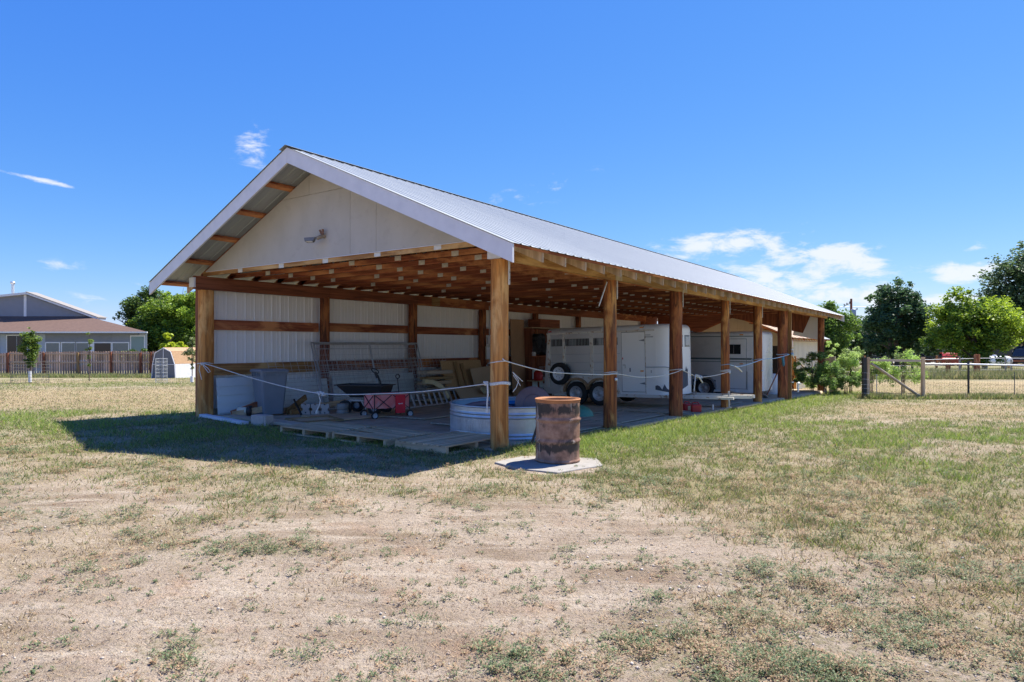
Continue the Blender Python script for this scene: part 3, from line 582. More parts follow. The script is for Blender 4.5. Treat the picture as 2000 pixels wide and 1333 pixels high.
# header beams, one length per bay
ub = [.04, 3.55, 6.95, 10.2, 13.7, 17.3, UE + .05]
for i in range(6):
    part('header_beam', MB().box(ub[i] + .004, ub[i + 1] - .004, -.13, -.045, 2.70 + .004 * (i % 2), 2.955), ['honeyu', 'rawu', 'honeyu', 'honeyu', 'rawu', 'honeyu'][i], shed, bevel=.004)
    part('inner_header_beam', MB().box(ub[i] + .004, ub[i + 1] - .004, .12, .165, 2.72, 2.955), 'brownu', shed)
    if i: part('joint_plate', MB().box(ub[i] - .14, ub[i] + .14, -.136, -.131, 2.70, 2.97), 'greyz', shed)
ul = [-.28, 3.2, 6.4, 9.6, 12.8, 16, 19.2, 22.5]
for i in range(7):
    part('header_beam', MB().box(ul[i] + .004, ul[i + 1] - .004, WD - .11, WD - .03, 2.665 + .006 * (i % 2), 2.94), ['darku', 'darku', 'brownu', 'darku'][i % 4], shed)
part('beam_end_cap', MB().box(-.325, -.285, WD - .16, WD + .02, 2.70, 2.90), 'white_paint', shed)
part('joint_block', MB().box(7.0, 7.35, WD - .135, WD - .112, 2.68, 2.92), 'rawu', shed)
part('joint_block', MB().box(10.2, 10.6, WD - .135, WD - .112, 2.68, 2.92), 'rawu', shed)
# trusses
def truss_meshes():
    c = MB().box(-.019, .019, -.06, WD + .06, 2.962, 3.052)
    def top(sgn):
        b = MB(); v0, v1 = (-EV + .02, WD / 2) if sgn < 0 else (WD + EV - .02, WD / 2)
        z0, z1 = zr_(v0) - .05, zr_(WD / 2) - .05; d = .135
        vm = -.14 if sgn < 0 else WD + .14; zm = zr_(vm) - .05
        b.prism([(vm, zm), (v1, z1), (v1, z1 - d), (vm, zm - d)], -.019, .019, 'x')
        b.prism([(v0, z0), (vm, zm), (vm, zm - d), (v0, z0 - d)], -.019, .019, 'x', 1)
        e = .004 if sgn < 0 else -.004
        b.add([(-.019, v0 - e, z0), (.019, v0 - e, z0), (.019, v0 - e, z0 - d), (-.019, v0 - e, z0 - d)], [(0, 1, 2, 3)], 1); return b
    def zb(v): return zr_(v) - .05 - .135
    webs = [((1.95, zb(1.95)), (2.65, 3.052)), ((2.65, 3.052), (WD / 2 - .03, zb(WD / 2 - .1))), ((WD / 2 + .03, zb(WD / 2 - .1)), (WD - 2.65, 3.052)), ((WD - 2.65, 3.052), (WD - 1.95, zb(1.95)))]
    wm = [MB().bar((0, a[0], a[1]), (0, b[0], b[1]), .036, .085, (1, 0, 0)) for a, b in webs]
    # bar width lies across: swap so the board is thin along the shed
    wm = []
    for a, b in webs:
        d = Vector((0, b[0] - a[0], b[1] - a[1])); nrm = Vector((0, -d.z, d.y)).normalized() * .043
        A_, B_ = Vector((0, *a)), Vector((0, *b)); q = [A_ + nrm, B_ + nrm, B_ - nrm, A_ - nrm]
        wm.append(MB().prism([(p.y, p.z) for p in q], -.018, .018, 'x'))
    return c, top(-1), top(1), wm
c_, tl_, tr_, wm_ = truss_meshes()
cm = {k: c_.mesh('truss', [k]) for k in ('honeyv', 'brownv', 'darkv')}
tm = {k: (tl_.mesh('top_chord', [k, 'palletz']), tr_.mesh('top_chord', [k, 'palletz'])) for k in ('brownv', 'darkv')}
wmm = [w.mesh('web', ['darkv']) for w in wm_]
plm = MB().box(-.0225, -.0195, -.075, .075, -.042, .042).mesh('gang_plate', ['plate'])
plj = MB()
for v in (-.0, 1.3, 2.65, 3.9, 5.14, 6.5): plj.box(-.0225, -.0195, v - .07, v + .07, 2.966, 3.048)
pljm = plj.mesh('gang_plate', ['plate'])
for k in range(41):
    u = .02 + k * .6096; key = 'honeyv' if k == 0 else ('brownv' if k < 9 or k % 3 == 0 else 'darkv')
    t = link('truss', cm[key], shed, (u, 0, rnd.uniform(-.006, .006))); tk = 'brownv' if k % 2 else 'darkv'
    for q in (0, 1): link('top_chord', tm[tk][q], t)
    for w in wmm: link('web', w, t)
    if k < 18:
        for v in (1.3, 2.65, 3.9, 5.14, 6.5):
            if k > 0 and rnd.random() < (.15 if k < 5 else .35): continue
            link('gang_plate', plm, t, (0, v + rnd.uniform(-.12, .12), 3.008 + rnd.uniform(-.012, .012)))
    else: link('gang_plate', pljm, t, kind='stuff')
# purlins
for side in (0, 1):
    for i, v in enumerate((-.66, .27, 1.17, 2.07, 2.97, 3.72)):
        vv = v if side == 0 else WD - v; z = zr_(vv) - .048; a = math.atan(.4366) * (1 if side == 0 else -1)
        for j in range(4):
            L0, L1 = -.73 + j * 6.33 + .002, -.73 + (j + 1) * 6.33 - .002
            b = MB().obox((0, 0, 0), (L1 - L0, .14, .036)); part('purlin', b, 'brownu' if j == 0 else 'darku', shed, ((L0 + L1) / 2, vv, z + .021), (a, 0, 0))
# roof sheets with ribs
def ribsheet(wid, length, mat, pitch=.2286, hh=.013, base=.0, name='roof_panel', depth=.0015):
    xs = []; x = 0
    while x < wid - 1e-6:
        for dx, z in ((0, 0), (pitch * .36, 0), (pitch * .40, .005), (pitch * .44, 0), (pitch * .76, 0), (pitch * .82, hh), (pitch * .92, hh), (pitch * .98, 0)):
            if x + dx < wid: xs.append((x + dx, z))
        x += pitch
    xs.append((wid, 0)); n = len(xs); vs = []
    for zo in (0, -depth):
        for y in (0, length): vs += [(a, y, z + zo) for a, z in xs]
    fs = []
    for i in range(n - 1): fs += [(i, i + 1, n + i + 1, n + i), (2 * n + i, 3 * n + i, 3 * n + i + 1, 2 * n + i + 1), (i, 2 * n + i, 2 * n + i + 1, i + 1), (n + i, n + i + 1, 3 * n + i + 1, 3 * n + i)]
    b = MB(); b.add(vs, fs, 0); return b.mesh(name, [mat])
PW = .9144; sl_len = (WD / 2 + EV + .04) / math.cos(math.atan(.4366)) - .01
rp = ribsheet(PW, sl_len, 'roof_metal')
ang = math.atan(.4366)
for k in range(28):
    u = -.80 + k * (PW - .0)
    o = link('roof_panel', rp, shed, (u, -EV - .04, zr_(-EV - .04) + .008), (ang, 0, 0))
    o = link('roof_panel', rp, shed, (u + PW, WD + EV + .04, zr_(-EV - .04) + .008), (ang, 0, math.pi))
rc = MB(); zt = zr_(WD / 2) + .02
for sg in (-1, 1):
    rc.add([(-.82, WD / 2, zt + .016), (24.83, WD / 2, zt + .016), (24.83, WD / 2 + sg * .17, zt + .016 - .17 * .4366 + .012), (-.82, WD / 2 + sg * .17, zt + .016 - .17 * .4366 + .012),
            (-.82, WD / 2, zt + .014), (24.83, WD / 2, zt + .014), (24.83, WD / 2 + sg * .17, zt + .014 - .17 * .4366 + .01), (-.82, WD / 2 + sg * .17, zt + .014 - .17 * .4366 + .01)], [(0, 1, 2, 3), (4, 7, 6, 5), (2, 6, 7, 3), (0, 3, 7, 4), (1, 5, 6, 2)])
part('ridge_cap', rc, 'roof_metal', shed)
dk = MB()
for k in range(110):
    u = -.78 + k * .2286 + .02
    for sg in (-1, 1): dk.obox((u + .08, WD / 2 + sg * .170, zt - .070), (.10, .004, .009))
part('ridge_closure', dk, 'black', shed, kind='stuff')
# rake fascia
for uu in (-.78, 24.80):
    part('fascia_board', MB().prism([(-EV - .03, zr_(-EV) - .018), (WD / 2 - .003, zr_(WD / 2) - .003), (WD / 2 - .003, zr_(WD / 2) - .262), (-EV - .03, zr_(-EV) - .262)], uu, uu + .036, 'x'), 'white_paint', shed)
    part('fascia_board', MB().prism([(WD + EV + .03, zr_(-EV) - .018), (WD / 2 + .003, zr_(WD / 2) - .003), (WD / 2 + .003, zr_(WD / 2) - .262), (WD + EV + .03, zr_(-EV) - .262)], uu, uu + .036, 'x'), 'white_paint', shed)
part('soffit_block', MB().prism([(-.10, 2.72), (.12, 2.72), (.12, 2.90), (-.10, 2.84)][::-1], -.17, -.13, 'x'), 'white_paint', shed)
# plywood gable
zc = lambda v: zr_(v) - .075
vz = lambda z: (z + .075 - 2.81) / .4366 - EV
g = .003
polys = [[(.06, 3.045), (2.56 - g, 3.045), (2.56 - g, zc(2.56)), (vz(3.045) + .03, 3.06)],
         [(2.56 + g, 3.045), (3.2 - g, 3.045), (3.2 - g, zc(3.2)), (2.56 + g, zc(2.56))],
         [(3.2 + g, 3.045), (WD - .06, 3.045), (WD - vz(4.22), 4.22 - g), (3.2 + g, 4.22 - g)],
         [(3.2 + g, 4.22 + g), (4.3 - g, 4.22 + g), (4.3 - g, zc(4.3)), (WD / 2, zc(WD / 2)), (3.2 + g, zc(3.2))],
         [(4.3 + g, 4.22 + g), (WD - vz(4.22) - .01, 4.22 + g), (4.3 + g, zc(4.3))]]
for i, p in enumerate(polys): part('gable_panel', MB().prism(p, -.015 - .0007 * i, -.0 - .0007 * i, 'x'), 'gable_paint', shed)
part('gable_backing', MB().prism([(.2, 3.06), (WD - .2, 3.06), (WD / 2, zc(WD / 2) - .08)], .0405, .045, 'x'), 'darkv', shed)
part('drip_strip', MB().box(-.026, -.0165, .05, WD - .1, 3.033, 3.044), 'white_paint', shed)
# left wall
wp = ribsheet(PW, 3.6, 'wall_metal', hh=.016, name='wall_panel')
for k in range(25): link('wall_panel', wp, shed, (-.05 + k * PW, WD + .155, -.66), (R(90), 0, 0))
part('corner_board', MB().box(-.09, -.05, WD + .05, WD + .2, -.4, 2.9), 'darkz', shed)
lp = [.02, 3.13, 6.30, 9.58, 12.78, 15.97, 19.2, 22.35]
for i in range(7):
    for z0, z1 in ((.85, 1.10), (1.83, 2.05)):
        dz = rnd.uniform(-.015, .015); part('girt', MB().box(lp[i] + .11, lp[i + 1] - .11, WD + .07, WD + .11, z0 + dz, z1 + dz), 'brownu' if z0 > 1 or i else 'honeyu', shed)
    part('skirt_board', MB().box(lp[i] + .11, lp[i + 1] - .11, WD + .07, WD + .11, -.5, .13 - .0205 * lp[i]), 'greyu', shed)
# far end closure
part('end_panel', MB().prism([(4.3, 3.03), (.48, 3.0), (.86, 2.06), (4.3, 2.88)][::-1], 24.30, 24.315, 'x'), 'darkz', shed)
part('end_panel', MB().prism([(4.31, 3.03), (7.8, 3.03), (7.8, .9), (4.31, 2.84)], 24.28, 24.295, 'x'), 'darkv', shed)
part('added_end_gable', MB().prism([(.2, 3.06), (WD - .2, 3.06), (WD / 2, zr_(WD / 2) - .16)], 24.44, 24.46, 'x'), 'darkv', shed)  # dark sheet added so no sky shows through the far trusses
part('added_end_board', MB().box(22.8, 24.4, WD + .10, WD + .13, .6, 3.1), 'darku', shed)  # dark board added to shut out a bright gap of sky
ew = ribsheet(.86, 1.5, 'wall_metal', hh=.016, name='end_wall_panel')
part('end_wall_panel', MB().prism([(1.1, 3.0), (-.02, 3.0), (-.02, 1.70), (1.3, 1.98)], 24.36, 24.375, 'x'), 'wall_metal', shed)
for q in (.18, .4, .62): part('end_wall_rib', MB().box(24.345, 24.36, q - .012, q + .012, 1.95, 2.88 - max(0, q - .46) * 2.0), 'wall_metal', shed)
# knee braces
part('brace', MB().bar((3.0, .0, 2.2), (3.32, .0, 2.66), .015, .02), 'strap', shed)
# floor
def floor():
    nu, nv = 250, 84; U = np.linspace(-.22, UE + .2, nu); V_ = np.linspace(-.16, 7.9, nv); uu, vv = np.meshgrid(U, V_, indexing='ij')
    z = .01 - .0205 * np.maximum(0, uu) + (fbm(uu, vv, .7, 3, 4) - .5) * .04
    ed = np.minimum.reduce([uu - U[0], U[-1] - uu, vv - V_[0], V_[-1] - vv]); z = np.where(ed < 1e-6, z - .2, z)
    V = np.stack([uu.ravel(), vv.ravel(), z.ravel()], 1); i = np.arange(nu - 1)[:, None]; j = np.arange(nv - 1)[None]
    F = np.stack([i * nv + j, (i + 1) * nv + j, (i + 1) * nv + j + 1, i * nv + j + 1], -1).reshape(-1, 4)
    o = link('shed_floor', fastmesh('shed_floor', V, F, M['floor'], None, True), kind='structure'); o.location = wor(0, 0); o.rotation_euler = (0, 0, SR)
floor()
def T(name, label, cat, u, v, z=None, a=0, group=None, world=None, rot=None):
    z = fz(u) if z is None else z
    return thing(name, label, cat, wor(u, v, z), (R(world) if world is not None else SR + R(a)), group, rot)
# flood lamp on the gable
fl = T('flood_lamp', 'weathered flood lamp on a bracket, high on the white gable', 'lamp', -.02, 3.86, 3.42)
part('bracket', MB().tube([(0, 0, 0), (-.05, 0, 0), (-.12, 0, -.03), (-.16, .02, -.05)], .035, 10), 'greyz', fl)
part('sensor', MB().tube([(-.06, -.02, .03), (-.07, -.03, .12)], .022, 8).tube([(-.06, .01, .03), (-.09, .03, .11)], .018, 8), 'rust', fl)
hd = MB(); ring = lambda s, x, z, w: [(x, -w, z), (x, w, z)]
hd.add([(-.18, -.05, -.03), (-.18, .07, -.03), (-.22, -.09, -.11), (-.22, .11, -.11), (-.42, -.12, -.06), (-.42, .14, -.06), (-.40, -.13, -.13), (-.40, .15, -.13)],
       [(0, 1, 5, 4), (0, 4, 6, 2), (1, 3, 7, 5), (4, 5, 7, 6), (0, 2, 3, 1)])
fh = part('lamp_housing', hd, 'grey_trim', fl, (-.08, -.06, .0), (0, 0, R(-52)))
fh.scale = (.75, .75, .9)
part('lens', MB().box(-.385, -.24, -.10, .12, -.135, -.125), 'lens', fh, (0, 0, .005), (0, 0, 0))
# ------------------------------------------------------------------ steel drum on its slab
slb = thing('concrete_slab', 'rough pale concrete slab under the rusty drum', 'slab', (.40, 8.42, -.03), R(-4))
part('slab', MB().prism([(-.62, -.10), (-.28, -.52), (.18, -.74), (.74, -.22), (.70, .30), (-.30, .36)], -.10, .040, 'z'), 'concrete', slb, bevel=.012)
dr = thing('steel_drum', 'rusty brown steel drum with black scorch marks beside the corner post', 'drum', (.585, 8.45, .015), R(20))
pf = [(.0, .0), (.283, .0), (.291, .012), (.283, .028)]; Rr = .281
for i in range(41):
    z = .03 + .75 * i / 40; r = Rr
    for zc_ in (.265, .535): r += .016 * math.exp(-((z - zc_) / .013) ** 2) - .004 * math.exp(-((abs(z - zc_) - .035) / .012) ** 2)
    pf.append((r, z))
pf += [(.272, .775), (.268, .70), (.268, .04), (0, .03)]
db = MB().lathe(pf, 48)
vv = []
for (x, y, z) in db.v:
    t = math.atan2(y, x); k = 1 + .006 * math.sin(3 * t + z * 5) + .004 * math.sin(7 * t + z * 11); vv.append((x * k, y * k, z))
db.v = vv
part('body', db, 'rust', dr)
part('rim', MB().tube([(.284 * math.cos(2 * math.pi * i / 40), .284 * math.sin(2 * math.pi * i / 40), .785) for i in range(40)], .011, 8, closed=True), 'rust_rim', dr)
part('rim_band', MB().lathe([(.283, .748), (.2855, .752), (.2855, .778), (.27, .787), (.262, .775), (.264, .735)], 48), 'rust_rim', dr)
# ------------------------------------------------------------------ stock tank
tk = thing('stock_tank', 'round galvanised stock tank with ribbed sides behind the corner post', 'water tank', (0, 11.4, -.055), .3)
pf = [(0, 0), (1.045, 0), (1.06, .012)]
for i in range(61):
    z = .02 + .53 * i / 60; r = 1.058
    for zz in (.07, .125, .40, .455): r += .014 * math.exp(-((z - zz) / .013) ** 2)
    pf.append((r, z))
part('tank_wall', MB().lathe(pf, 96), 'galv', tk)
part('tank_liner', MB().lathe([(1.052, .555), (1.050, .04), (0, .035)], 96), 'tubwater', tk)
cr = MB()
for i in range(150):
    t = 2 * math.pi * i / 150; c, s = math.cos(t), math.sin(t); cr.bar((1.0605 * c, 1.0605 * s, .16), (1.0605 * c, 1.0605 * s, .365), .012, .006, (c, s, 0))
part('crimping', cr, 'galv', tk, kind='stuff')
part('rim', MB().tube([(1.06 * math.cos(2 * math.pi * i / 96), 1.06 * math.sin(2 * math.pi * i / 96), .562) for i in range(96)], .017, 8, closed=True), 'galv', tk)
stp = MB()
for q, (x0, w) in enumerate([(0, .016), (.024, .006), (.036, .016), (.058, .016)]): stp.box(x0, x0 + w, -.0015, 0, 0, .02)
part('stamp', stp, 'black', tk, (.17, -1.047, .487), (0, 0, .15))
h = MB(); h.tube([(-.75 + .11 * i, -.42 + .1 * math.sin(i * .7), .50 + .075 * math.sin(i * .43 + .3)) for i in range(12)], .055, 10)
ho = thing('hose', 'faded mauve hose bundle lying inside the stock tank', 'hose', (0, 11.2, -.05)); part('coil', h, 'mauve', ho)
h2 = MB()
for kk in range(3): h2.tube([(-.25 + .45 * math.cos(t * .35), .1 + .3 * math.sin(t * .35), .42 + .03 * kk + .05 * math.sin(t)) for t in range(19)], .022, 8)
part('loop', h2, 'mauve', ho)
tb = thing('plastic_tub', 'blue plastic tub inside the stock tank', 'tub', (.08, 11.5, -.015), .2)
part('tub_body', MB().lathe([(0, .02), (.22, .02), (.27, .5), (.29, .5), (.29, .52), (.255, .52), (.21, .05), (0, .05)], 28), 'blue', tb)
ld = thing('round_lid', 'round reddish brown lid leaning up in the stock tank', 'lid', (.36, 11.05, .50), 0, rot=(R(72), 0, R(8)))
part('disc', MB().lathe([(0, -.02), (.30, -.02), (.315, 0), (.30, .02), (.22, .012), (.2, .028), (0, .03)], 40), 'lid', ld)
part('ridge', MB().tube([(.17 * math.cos(t * .21), .17 * math.sin(t * .21), .03) for t in range(30)], .008, 6, closed=True), 'mauve', ld)
bk = thing('metal_bracket', 'black crossed metal bracket leaning between the tank and the drum', 'bracket', (.27, 9.62, 0), 0, rot=(R(-8), R(18), 0))
part('upright', MB().box(-.018, .018, -.005, .005, 0.03, .62), 'black', bk); part('arm', MB().box(-.11, .16, -.011, -.0055, .40, .435), 'black', bk, None, (0, R(6), 0))
gd = thing('plastic_sled', 'green plastic sled tipped on the floor behind the drum', 'sled', wor(5.0, 1.55, fz(5)), R(15))
part('shell', MB().lathe([(.36, 0), (.35, .04), (.31, .13), (.22, .22), (.1, .27), (0, .28)], 28), 'green', gd, None, (R(12), 0, 0), scale=(1, .75, 1))
part('rim', MB().tube([(.365 * math.cos(t * .2244), .275 * math.sin(t * .2244), .005) for t in range(28)], .012, 6, closed=True), 'green', gd, None, (R(12), 0, 0))
# ------------------------------------------------------------------ wheeled bin
bn = T('wheelie_bin', 'tall grey plastic wheeled bin with its lid shut near the left wall', 'bin', .97, 6.92, world=40)
b = MB()
for zz in (0,):
    a_ = [(-.22, -.25), (.22, -.25), (.22, .25), (-.22, .25)]; t_ = [(-.29, -.33), (.29, -.33), (.29, .33), (-.29, .33)]
    def rr4(p, r=.05, n=4):
        out = []
        for i, (x, y) in enumerate(p):
            sx, sy = (1 if x > 0 else -1), (1 if y > 0 else -1); cx, cy = x - sx * r, y - sy * r; a0 = {(-1, -1): 180, (1, -1): 270, (1, 1): 0, (-1, 1): 90}[(sx, sy)]
            out += [(cx + r * math.cos(R(a0 + 90 * j / n)), cy + r * math.sin(R(a0 + 90 * j / n))) for j in range(n + 1)]
        return out
    rings = [(rr4(a_), .03), (rr4([(x * 1.0 + (tx - x) * .9, y + (ty - y) * .9) for (x, y), (tx, ty) in zip(a_, t_)]), .88), (rr4(t_), .885), (rr4(t_), .93)]
    vs = []; n = len(rings[0][0])
    for p, z in rings: vs += [(x, y, z) for x, y in p]
    b.add(vs, [(i * n + j, i * n + (j + 1) % n, (i + 1) * n + (j + 1) % n, (i + 1) * n + j) for i in range(3) for j in range(n)], 0, False); b.add(vs[:n], [tuple(range(n))])
part('body', b, 'bin', bn)
lb = MB(); t2 = [(-.315, -.355), (.315, -.355), (.315, .355), (-.315, .355)]; vs = []
for p, z in ((rr4(t2), .93), (rr4(t2), .955), (rr4([(x * .93, y * .93) for x, y in t2]), .985), (rr4([(x * .8, y * .8) for x, y in t2]), .99), (rr4([(x * .72, y * .72) for x, y in t2]), .975)): vs += [(x, y, z) for x, y in p]
lb.add(vs, [(i * n + j, i * n + (j + 1) % n, (i + 1) * n + (j + 1) % n, (i + 1) * n + j) for i in range(4) for j in range(n)]); lb.add(vs[-n:], [tuple(range(n))]); lb.add(vs[:n], [tuple(range(n))])
part('lid', lb, 'bin', bn)
part('lid_grip', MB().box(-.17, .17, -.38, -.35, .935, .95), 'bin', bn)
rb = MB()
for x in (-.2, -.1, 0, .1, .2): rb.box(x - .008, x + .008, -.345, -.325, .84, .93)
for y in (-.2, -.1, 0, .1, .2): rb.box(-.305, -.285, y - .008, y + .008, .84, .93).box(.285, .305, y - .008, y + .008, .84, .93)
part('rim_ribs', rb, 'bin', bn)
for x in (-.27, .27): part('wheel', MB().lathe([(0, -.025), (.1, -.025), (.115, -.015), (.115, .015), (.1, .025), (0, .025)], 20, (x, .29, .115), axis='x'), 'rubber', bn)
# ------------------------------------------------------------------ blocks
cb = T('concrete_block', 'single pinkish grey concrete block on the sill in front of the bin', 'block', -.32, 5.30, .0, world=-24)
part('body', MB().box(-.155, .145, -.1, .1, .0, .195), 'block', cb, bevel=.006); part('end_flange', MB().box(.152, .20, -.1, .1, .0, .192), 'block', cb, bevel=.005)
for i, (lab, dx) in enumerate((('leftmost notched stone paver standing by the black cart', -.21), ('middle notched stone paver half hidden by the rope end', 0), ('right notched stone paver beside the grey drum rounds', .21))):
    st = T('stone_paver', lab, 'paver', 1.66 - dx * -.57, 6.24 - dx * .82, a=-55, group='notched stone pavers')
    o = .095; n_ = .03
    p = [(-o, 0), (o, 0), (o, .08), (o - n_, .09), (o - n_, .14), (o, .15), (o, .235), (.03, .235), (.02, .21), (-.02, .21), (-.03, .235), (-o, .235), (-o, .15), (-o + n_, .14), (-o + n_, .09), (-o, .08)]
    part('slab', MB().prism(p, -.05, .05, 'y'), 'block', st)
    part('hole', MB().lathe([(0, -.052), (.016, -.052), (.016, -.0505)], 12, (0, 0, .045), 'y'), 'black', st)
for i, (lab, z) in enumerate((('lower grey concrete round by the cart wheel', 0), ('upper grey concrete round by the cart wheel', .125))):
    st = T('concrete_round', lab, 'block', 2.02, 5.78, fz(2) + z, group='stacked concrete rounds')
    part('disc', MB().lathe([(0, 0), (.12, 0), (.13, .01), (.13, .105), (.12, .12), (0, .12)], 24), 'concrete', st)
# ------------------------------------------------------------------ pallets
def pallet(name_l, u, v, a, seed, kind=0, z=0, broken=False):
    q = random.Random(seed); t = T('pallet', name_l, 'pallet', u, v, z, a, 'pallets laid along the open front')
    Lx, Ly = 1.30, 1.0
    for y in range(3):
        x = -Lx / 2 + .03 + y * (Lx - .06) / 2
        if kind == 0:
            for yy in (-Ly / 2, -.06, Ly / 2 - .14): part('stringer', MB().box(x - .045, x + .045, yy, yy + .14, .018, .10), 'pallety', t) if False else None
            part('stringer', MB().box(x - .03, x + .03, -Ly / 2, Ly / 2, .02, .105), 'palletv', t, bevel=.003)
    n = 9
    for i in range(n):
        y = -Ly / 2 + .05 + i * (Ly - .1) / (n - 1)
        if broken and i in (3, 6): 
            part('deck_board', MB().box(-.1, Lx / 2, y - .045, y + .045, .107, .124), 'palletu', t, rot=(0, R(q.uniform(-2, 0)), R(q.uniform(-3, 3)))); continue
        part('deck_board', MB().box(-Lx / 2, Lx / 2, y - .041, y + .041, .106, .124), 'palletu', t, (0, 0, q.uniform(0, .002)), (0, 0, R(q.uniform(-.5, .5))))
    for y in (-Ly / 2 + .05, 0, Ly / 2 - .05): part('bottom_board', MB().box(-Lx / 2, Lx / 2, y - .045, y + .045, .002, .018), 'palletu', t)
    return t
# boards of a pallet run along its local x
pallet('leftmost yellowish wooden pallet with three stringer ends to the front', -.33, 3.38, -92, 1)
pallet('middle grey weathered pallet with broken deck boards', -.38, 2.0, -94, 2, broken=True)
pallet('right wooden pallet with gapped boards next to the corner post', -.26, .72, 178, 3)
pf_ = T('old_door', 'flat wooden door frame lying behind the leftmost pallet', 'frame', .72, 5.1, fz(.7) + .02, -20)
for (x0, x1, y0, y1) in ((-.45, .45, -.42, -.33), (-.45, .45, .33, .42), (-.45, -.36, -.328, .328), (.36, .45, -.328, .328)): part('rail', MB().box(x0, x1, y0, y1, .0, .03), 'rawu', pf_)
part('panel', MB().box(-.355, .355, -.325, .325, .0, .012), 'palletu', pf_)
for i, (lab, u0, v0, u1, v1, w, m, z) in enumerate([
        ('whitish weathered timber edging the floor at the far left', -.14, 7.62, -.46, 5.6, .14, 'white_paint', .035),
        ('grey worn plank along the front edge behind the block', -.02, 6.9, -.1, 4.2, .28, 'greyu', .045),
        ('brown plank along the open side by the second post', .15, -.14, 3.2, -.12, .14, 'rawu', .01),
        ('pale sunlit plank between the second and third posts', 3.75, -.10, 6.5, -.07, .30, 'greyu', .015),
        ('pale sunlit plank between the third and fourth posts', 7.1, -.10, 10.0, -.05, .30, 'greyu', .01),
        ('short grey plank between the fourth and fifth posts', 10.6, -.12, 13.3, -.08, .26, 'greyu', 0),
        ('rough brown sleeper under the drum side of the tank', -.1, -.13, 1.0, -.16, .10, 'honeyu', .0)]):
    d = math.hypot(u1 - u0, v1 - v0); t = T('plank', lab, 'plank', (u0 + u1) / 2, (v0 + v1) / 2, fz(max(0, (u0 + u1) / 2)) + z - .04, math.degrees(math.atan2(v1 - v0, u1 - u0)))
    t.rotation_euler = (0, math.atan(.0205) if abs(v1 - v0) < .3 else 0, t.rotation_euler[2])
    part('board', MB().box(-d / 2, d / 2, -w / 2, w / 2, 0, .055), m, t, bevel=.006)
for i, (lab, u, v, a, lx, ly, m) in enumerate([
        ('grey plywood sheet on the floor left of the stock tank', 3.4, 4.3, 6, 2.44, 1.22, 'greyu'), ('tan plywood sheet on the floor under the red wagon', 2.2, 5.2, -4, 2.44, 1.22, 'palletu'),
        ('grey plywood sheet behind the stock tank', 3.0, 2.4, 3, 2.44, 1.22, 'greyu'), ('grey board sheet on the floor between the drum and second post', 3.0, .75, 0, 2.44, 1.22, 'greyu'),
        ('grey board sheet on the floor beside the second post', 5.55, .85, 2, 2.44, 1.22, 'greyu'), ('dusty board sheet in front of the trailer wheels', 6.2, 2.3, -3, 2.44, 1.22, 'greyu'),
        ('grey board sheet under the trailer tongue', 8.3, .7, -2, 2.44, 1.22, 'greyu'), ('grey board sheet past the fourth post', 11.5, .8, 2, 2.44, 1.22, 'greyu'), ('grey board sheet in front of the far trailer', 13.8, 2.0, 90, 2.44, 1.22, 'greyu')]):
    t = T('plywood_sheet', lab, 'plywood', u, v, fz(u) + .028, a, 'plywood sheets covering the floor'); t.rotation_euler = (0, math.atan(.0205), t.rotation_euler[2])
    part('sheet', MB().box(-lx / 2, lx / 2, -ly / 2, ly / 2, -.01, .012), m, t)
# straw and dirt ridges on the floor
def litter():
    n = 9000; u = rs.rand(n) * 11; v = rs.rand(n) * 7.4 + .1; p = fbm(u, v, .9, 77, 4); k = p > .52; u, v = u[k], v[k]; n = len(u)
    a = rs.rand(n) * 6.28; l = .02 + .05 * rs.rand(n); z = .045 - .0205 * u; w = .003
    P = np.stack([u, v], 1); c, s = np.cos(a), np.sin(a); V = np.empty((n, 3, 3))
    V[:, 0] = np.stack([u - s * w, v + c * w, z], 1); V[:, 1] = np.stack([u + s * w, v - c * w, z], 1); V[:, 2] = np.stack([u + c * l, v + s * l, z + .012 * rs.rand(n)], 1)
    C = np.array([[.46, .38, .24]]) * (.5 + .7 * rs.rand(n, 1))
    o = link('floor_straw', fastmesh('floor_straw', V.reshape(-1, 3), np.arange(n * 3).reshape(-1, 3), M['blade'], np.repeat(C, 3, 0)), kind='stuff'); o.location = wor(0, 0); o.rotation_euler = (0, 0, SR)
    o['label'] = 'straw litter over the shed floor'; o['category'] = 'litter'
litter()
# ------------------------------------------------------------------ leaning sheets at the left wall
def leansheet(lab, u, v, w, h, mat, lean=12, z=None, name='metal_sheet', cat='metal sheet', ribs=True, roll=0):
    t = T(name, lab, cat, u, v, z); t.rotation_euler = (R(lean * -1), R(roll), SR)
    b = MB().box(0, w, -.004, .004, 0, h)
    part('sheet', b, mat, t)
    if ribs:
        nn = int(h / .19)
        for i in range(nn): part('lap', MB().prism([(-.0045, .03 + i * .19), (-.026, .03 + i * .19), (-.005, .03 + i * .19 + .186)], .004, w - .004, 'x'), mat, t)
    return t
leansheet('pale green ribbed metal sheet leaning at the left corner post', .2, 7.62, 1.2, .76, 'sheet_metal', 5)
leansheet('pale green ribbed metal sheet leaning behind the bin and wire panels', 1.5, 7.5, 1.55, .70, 'sheet_metal', 7)
leansheet('pale blue grey metal sheet leaning behind the black cart', 3.25, 7.55, 2.9, .78, 'sheet_metal', 6)
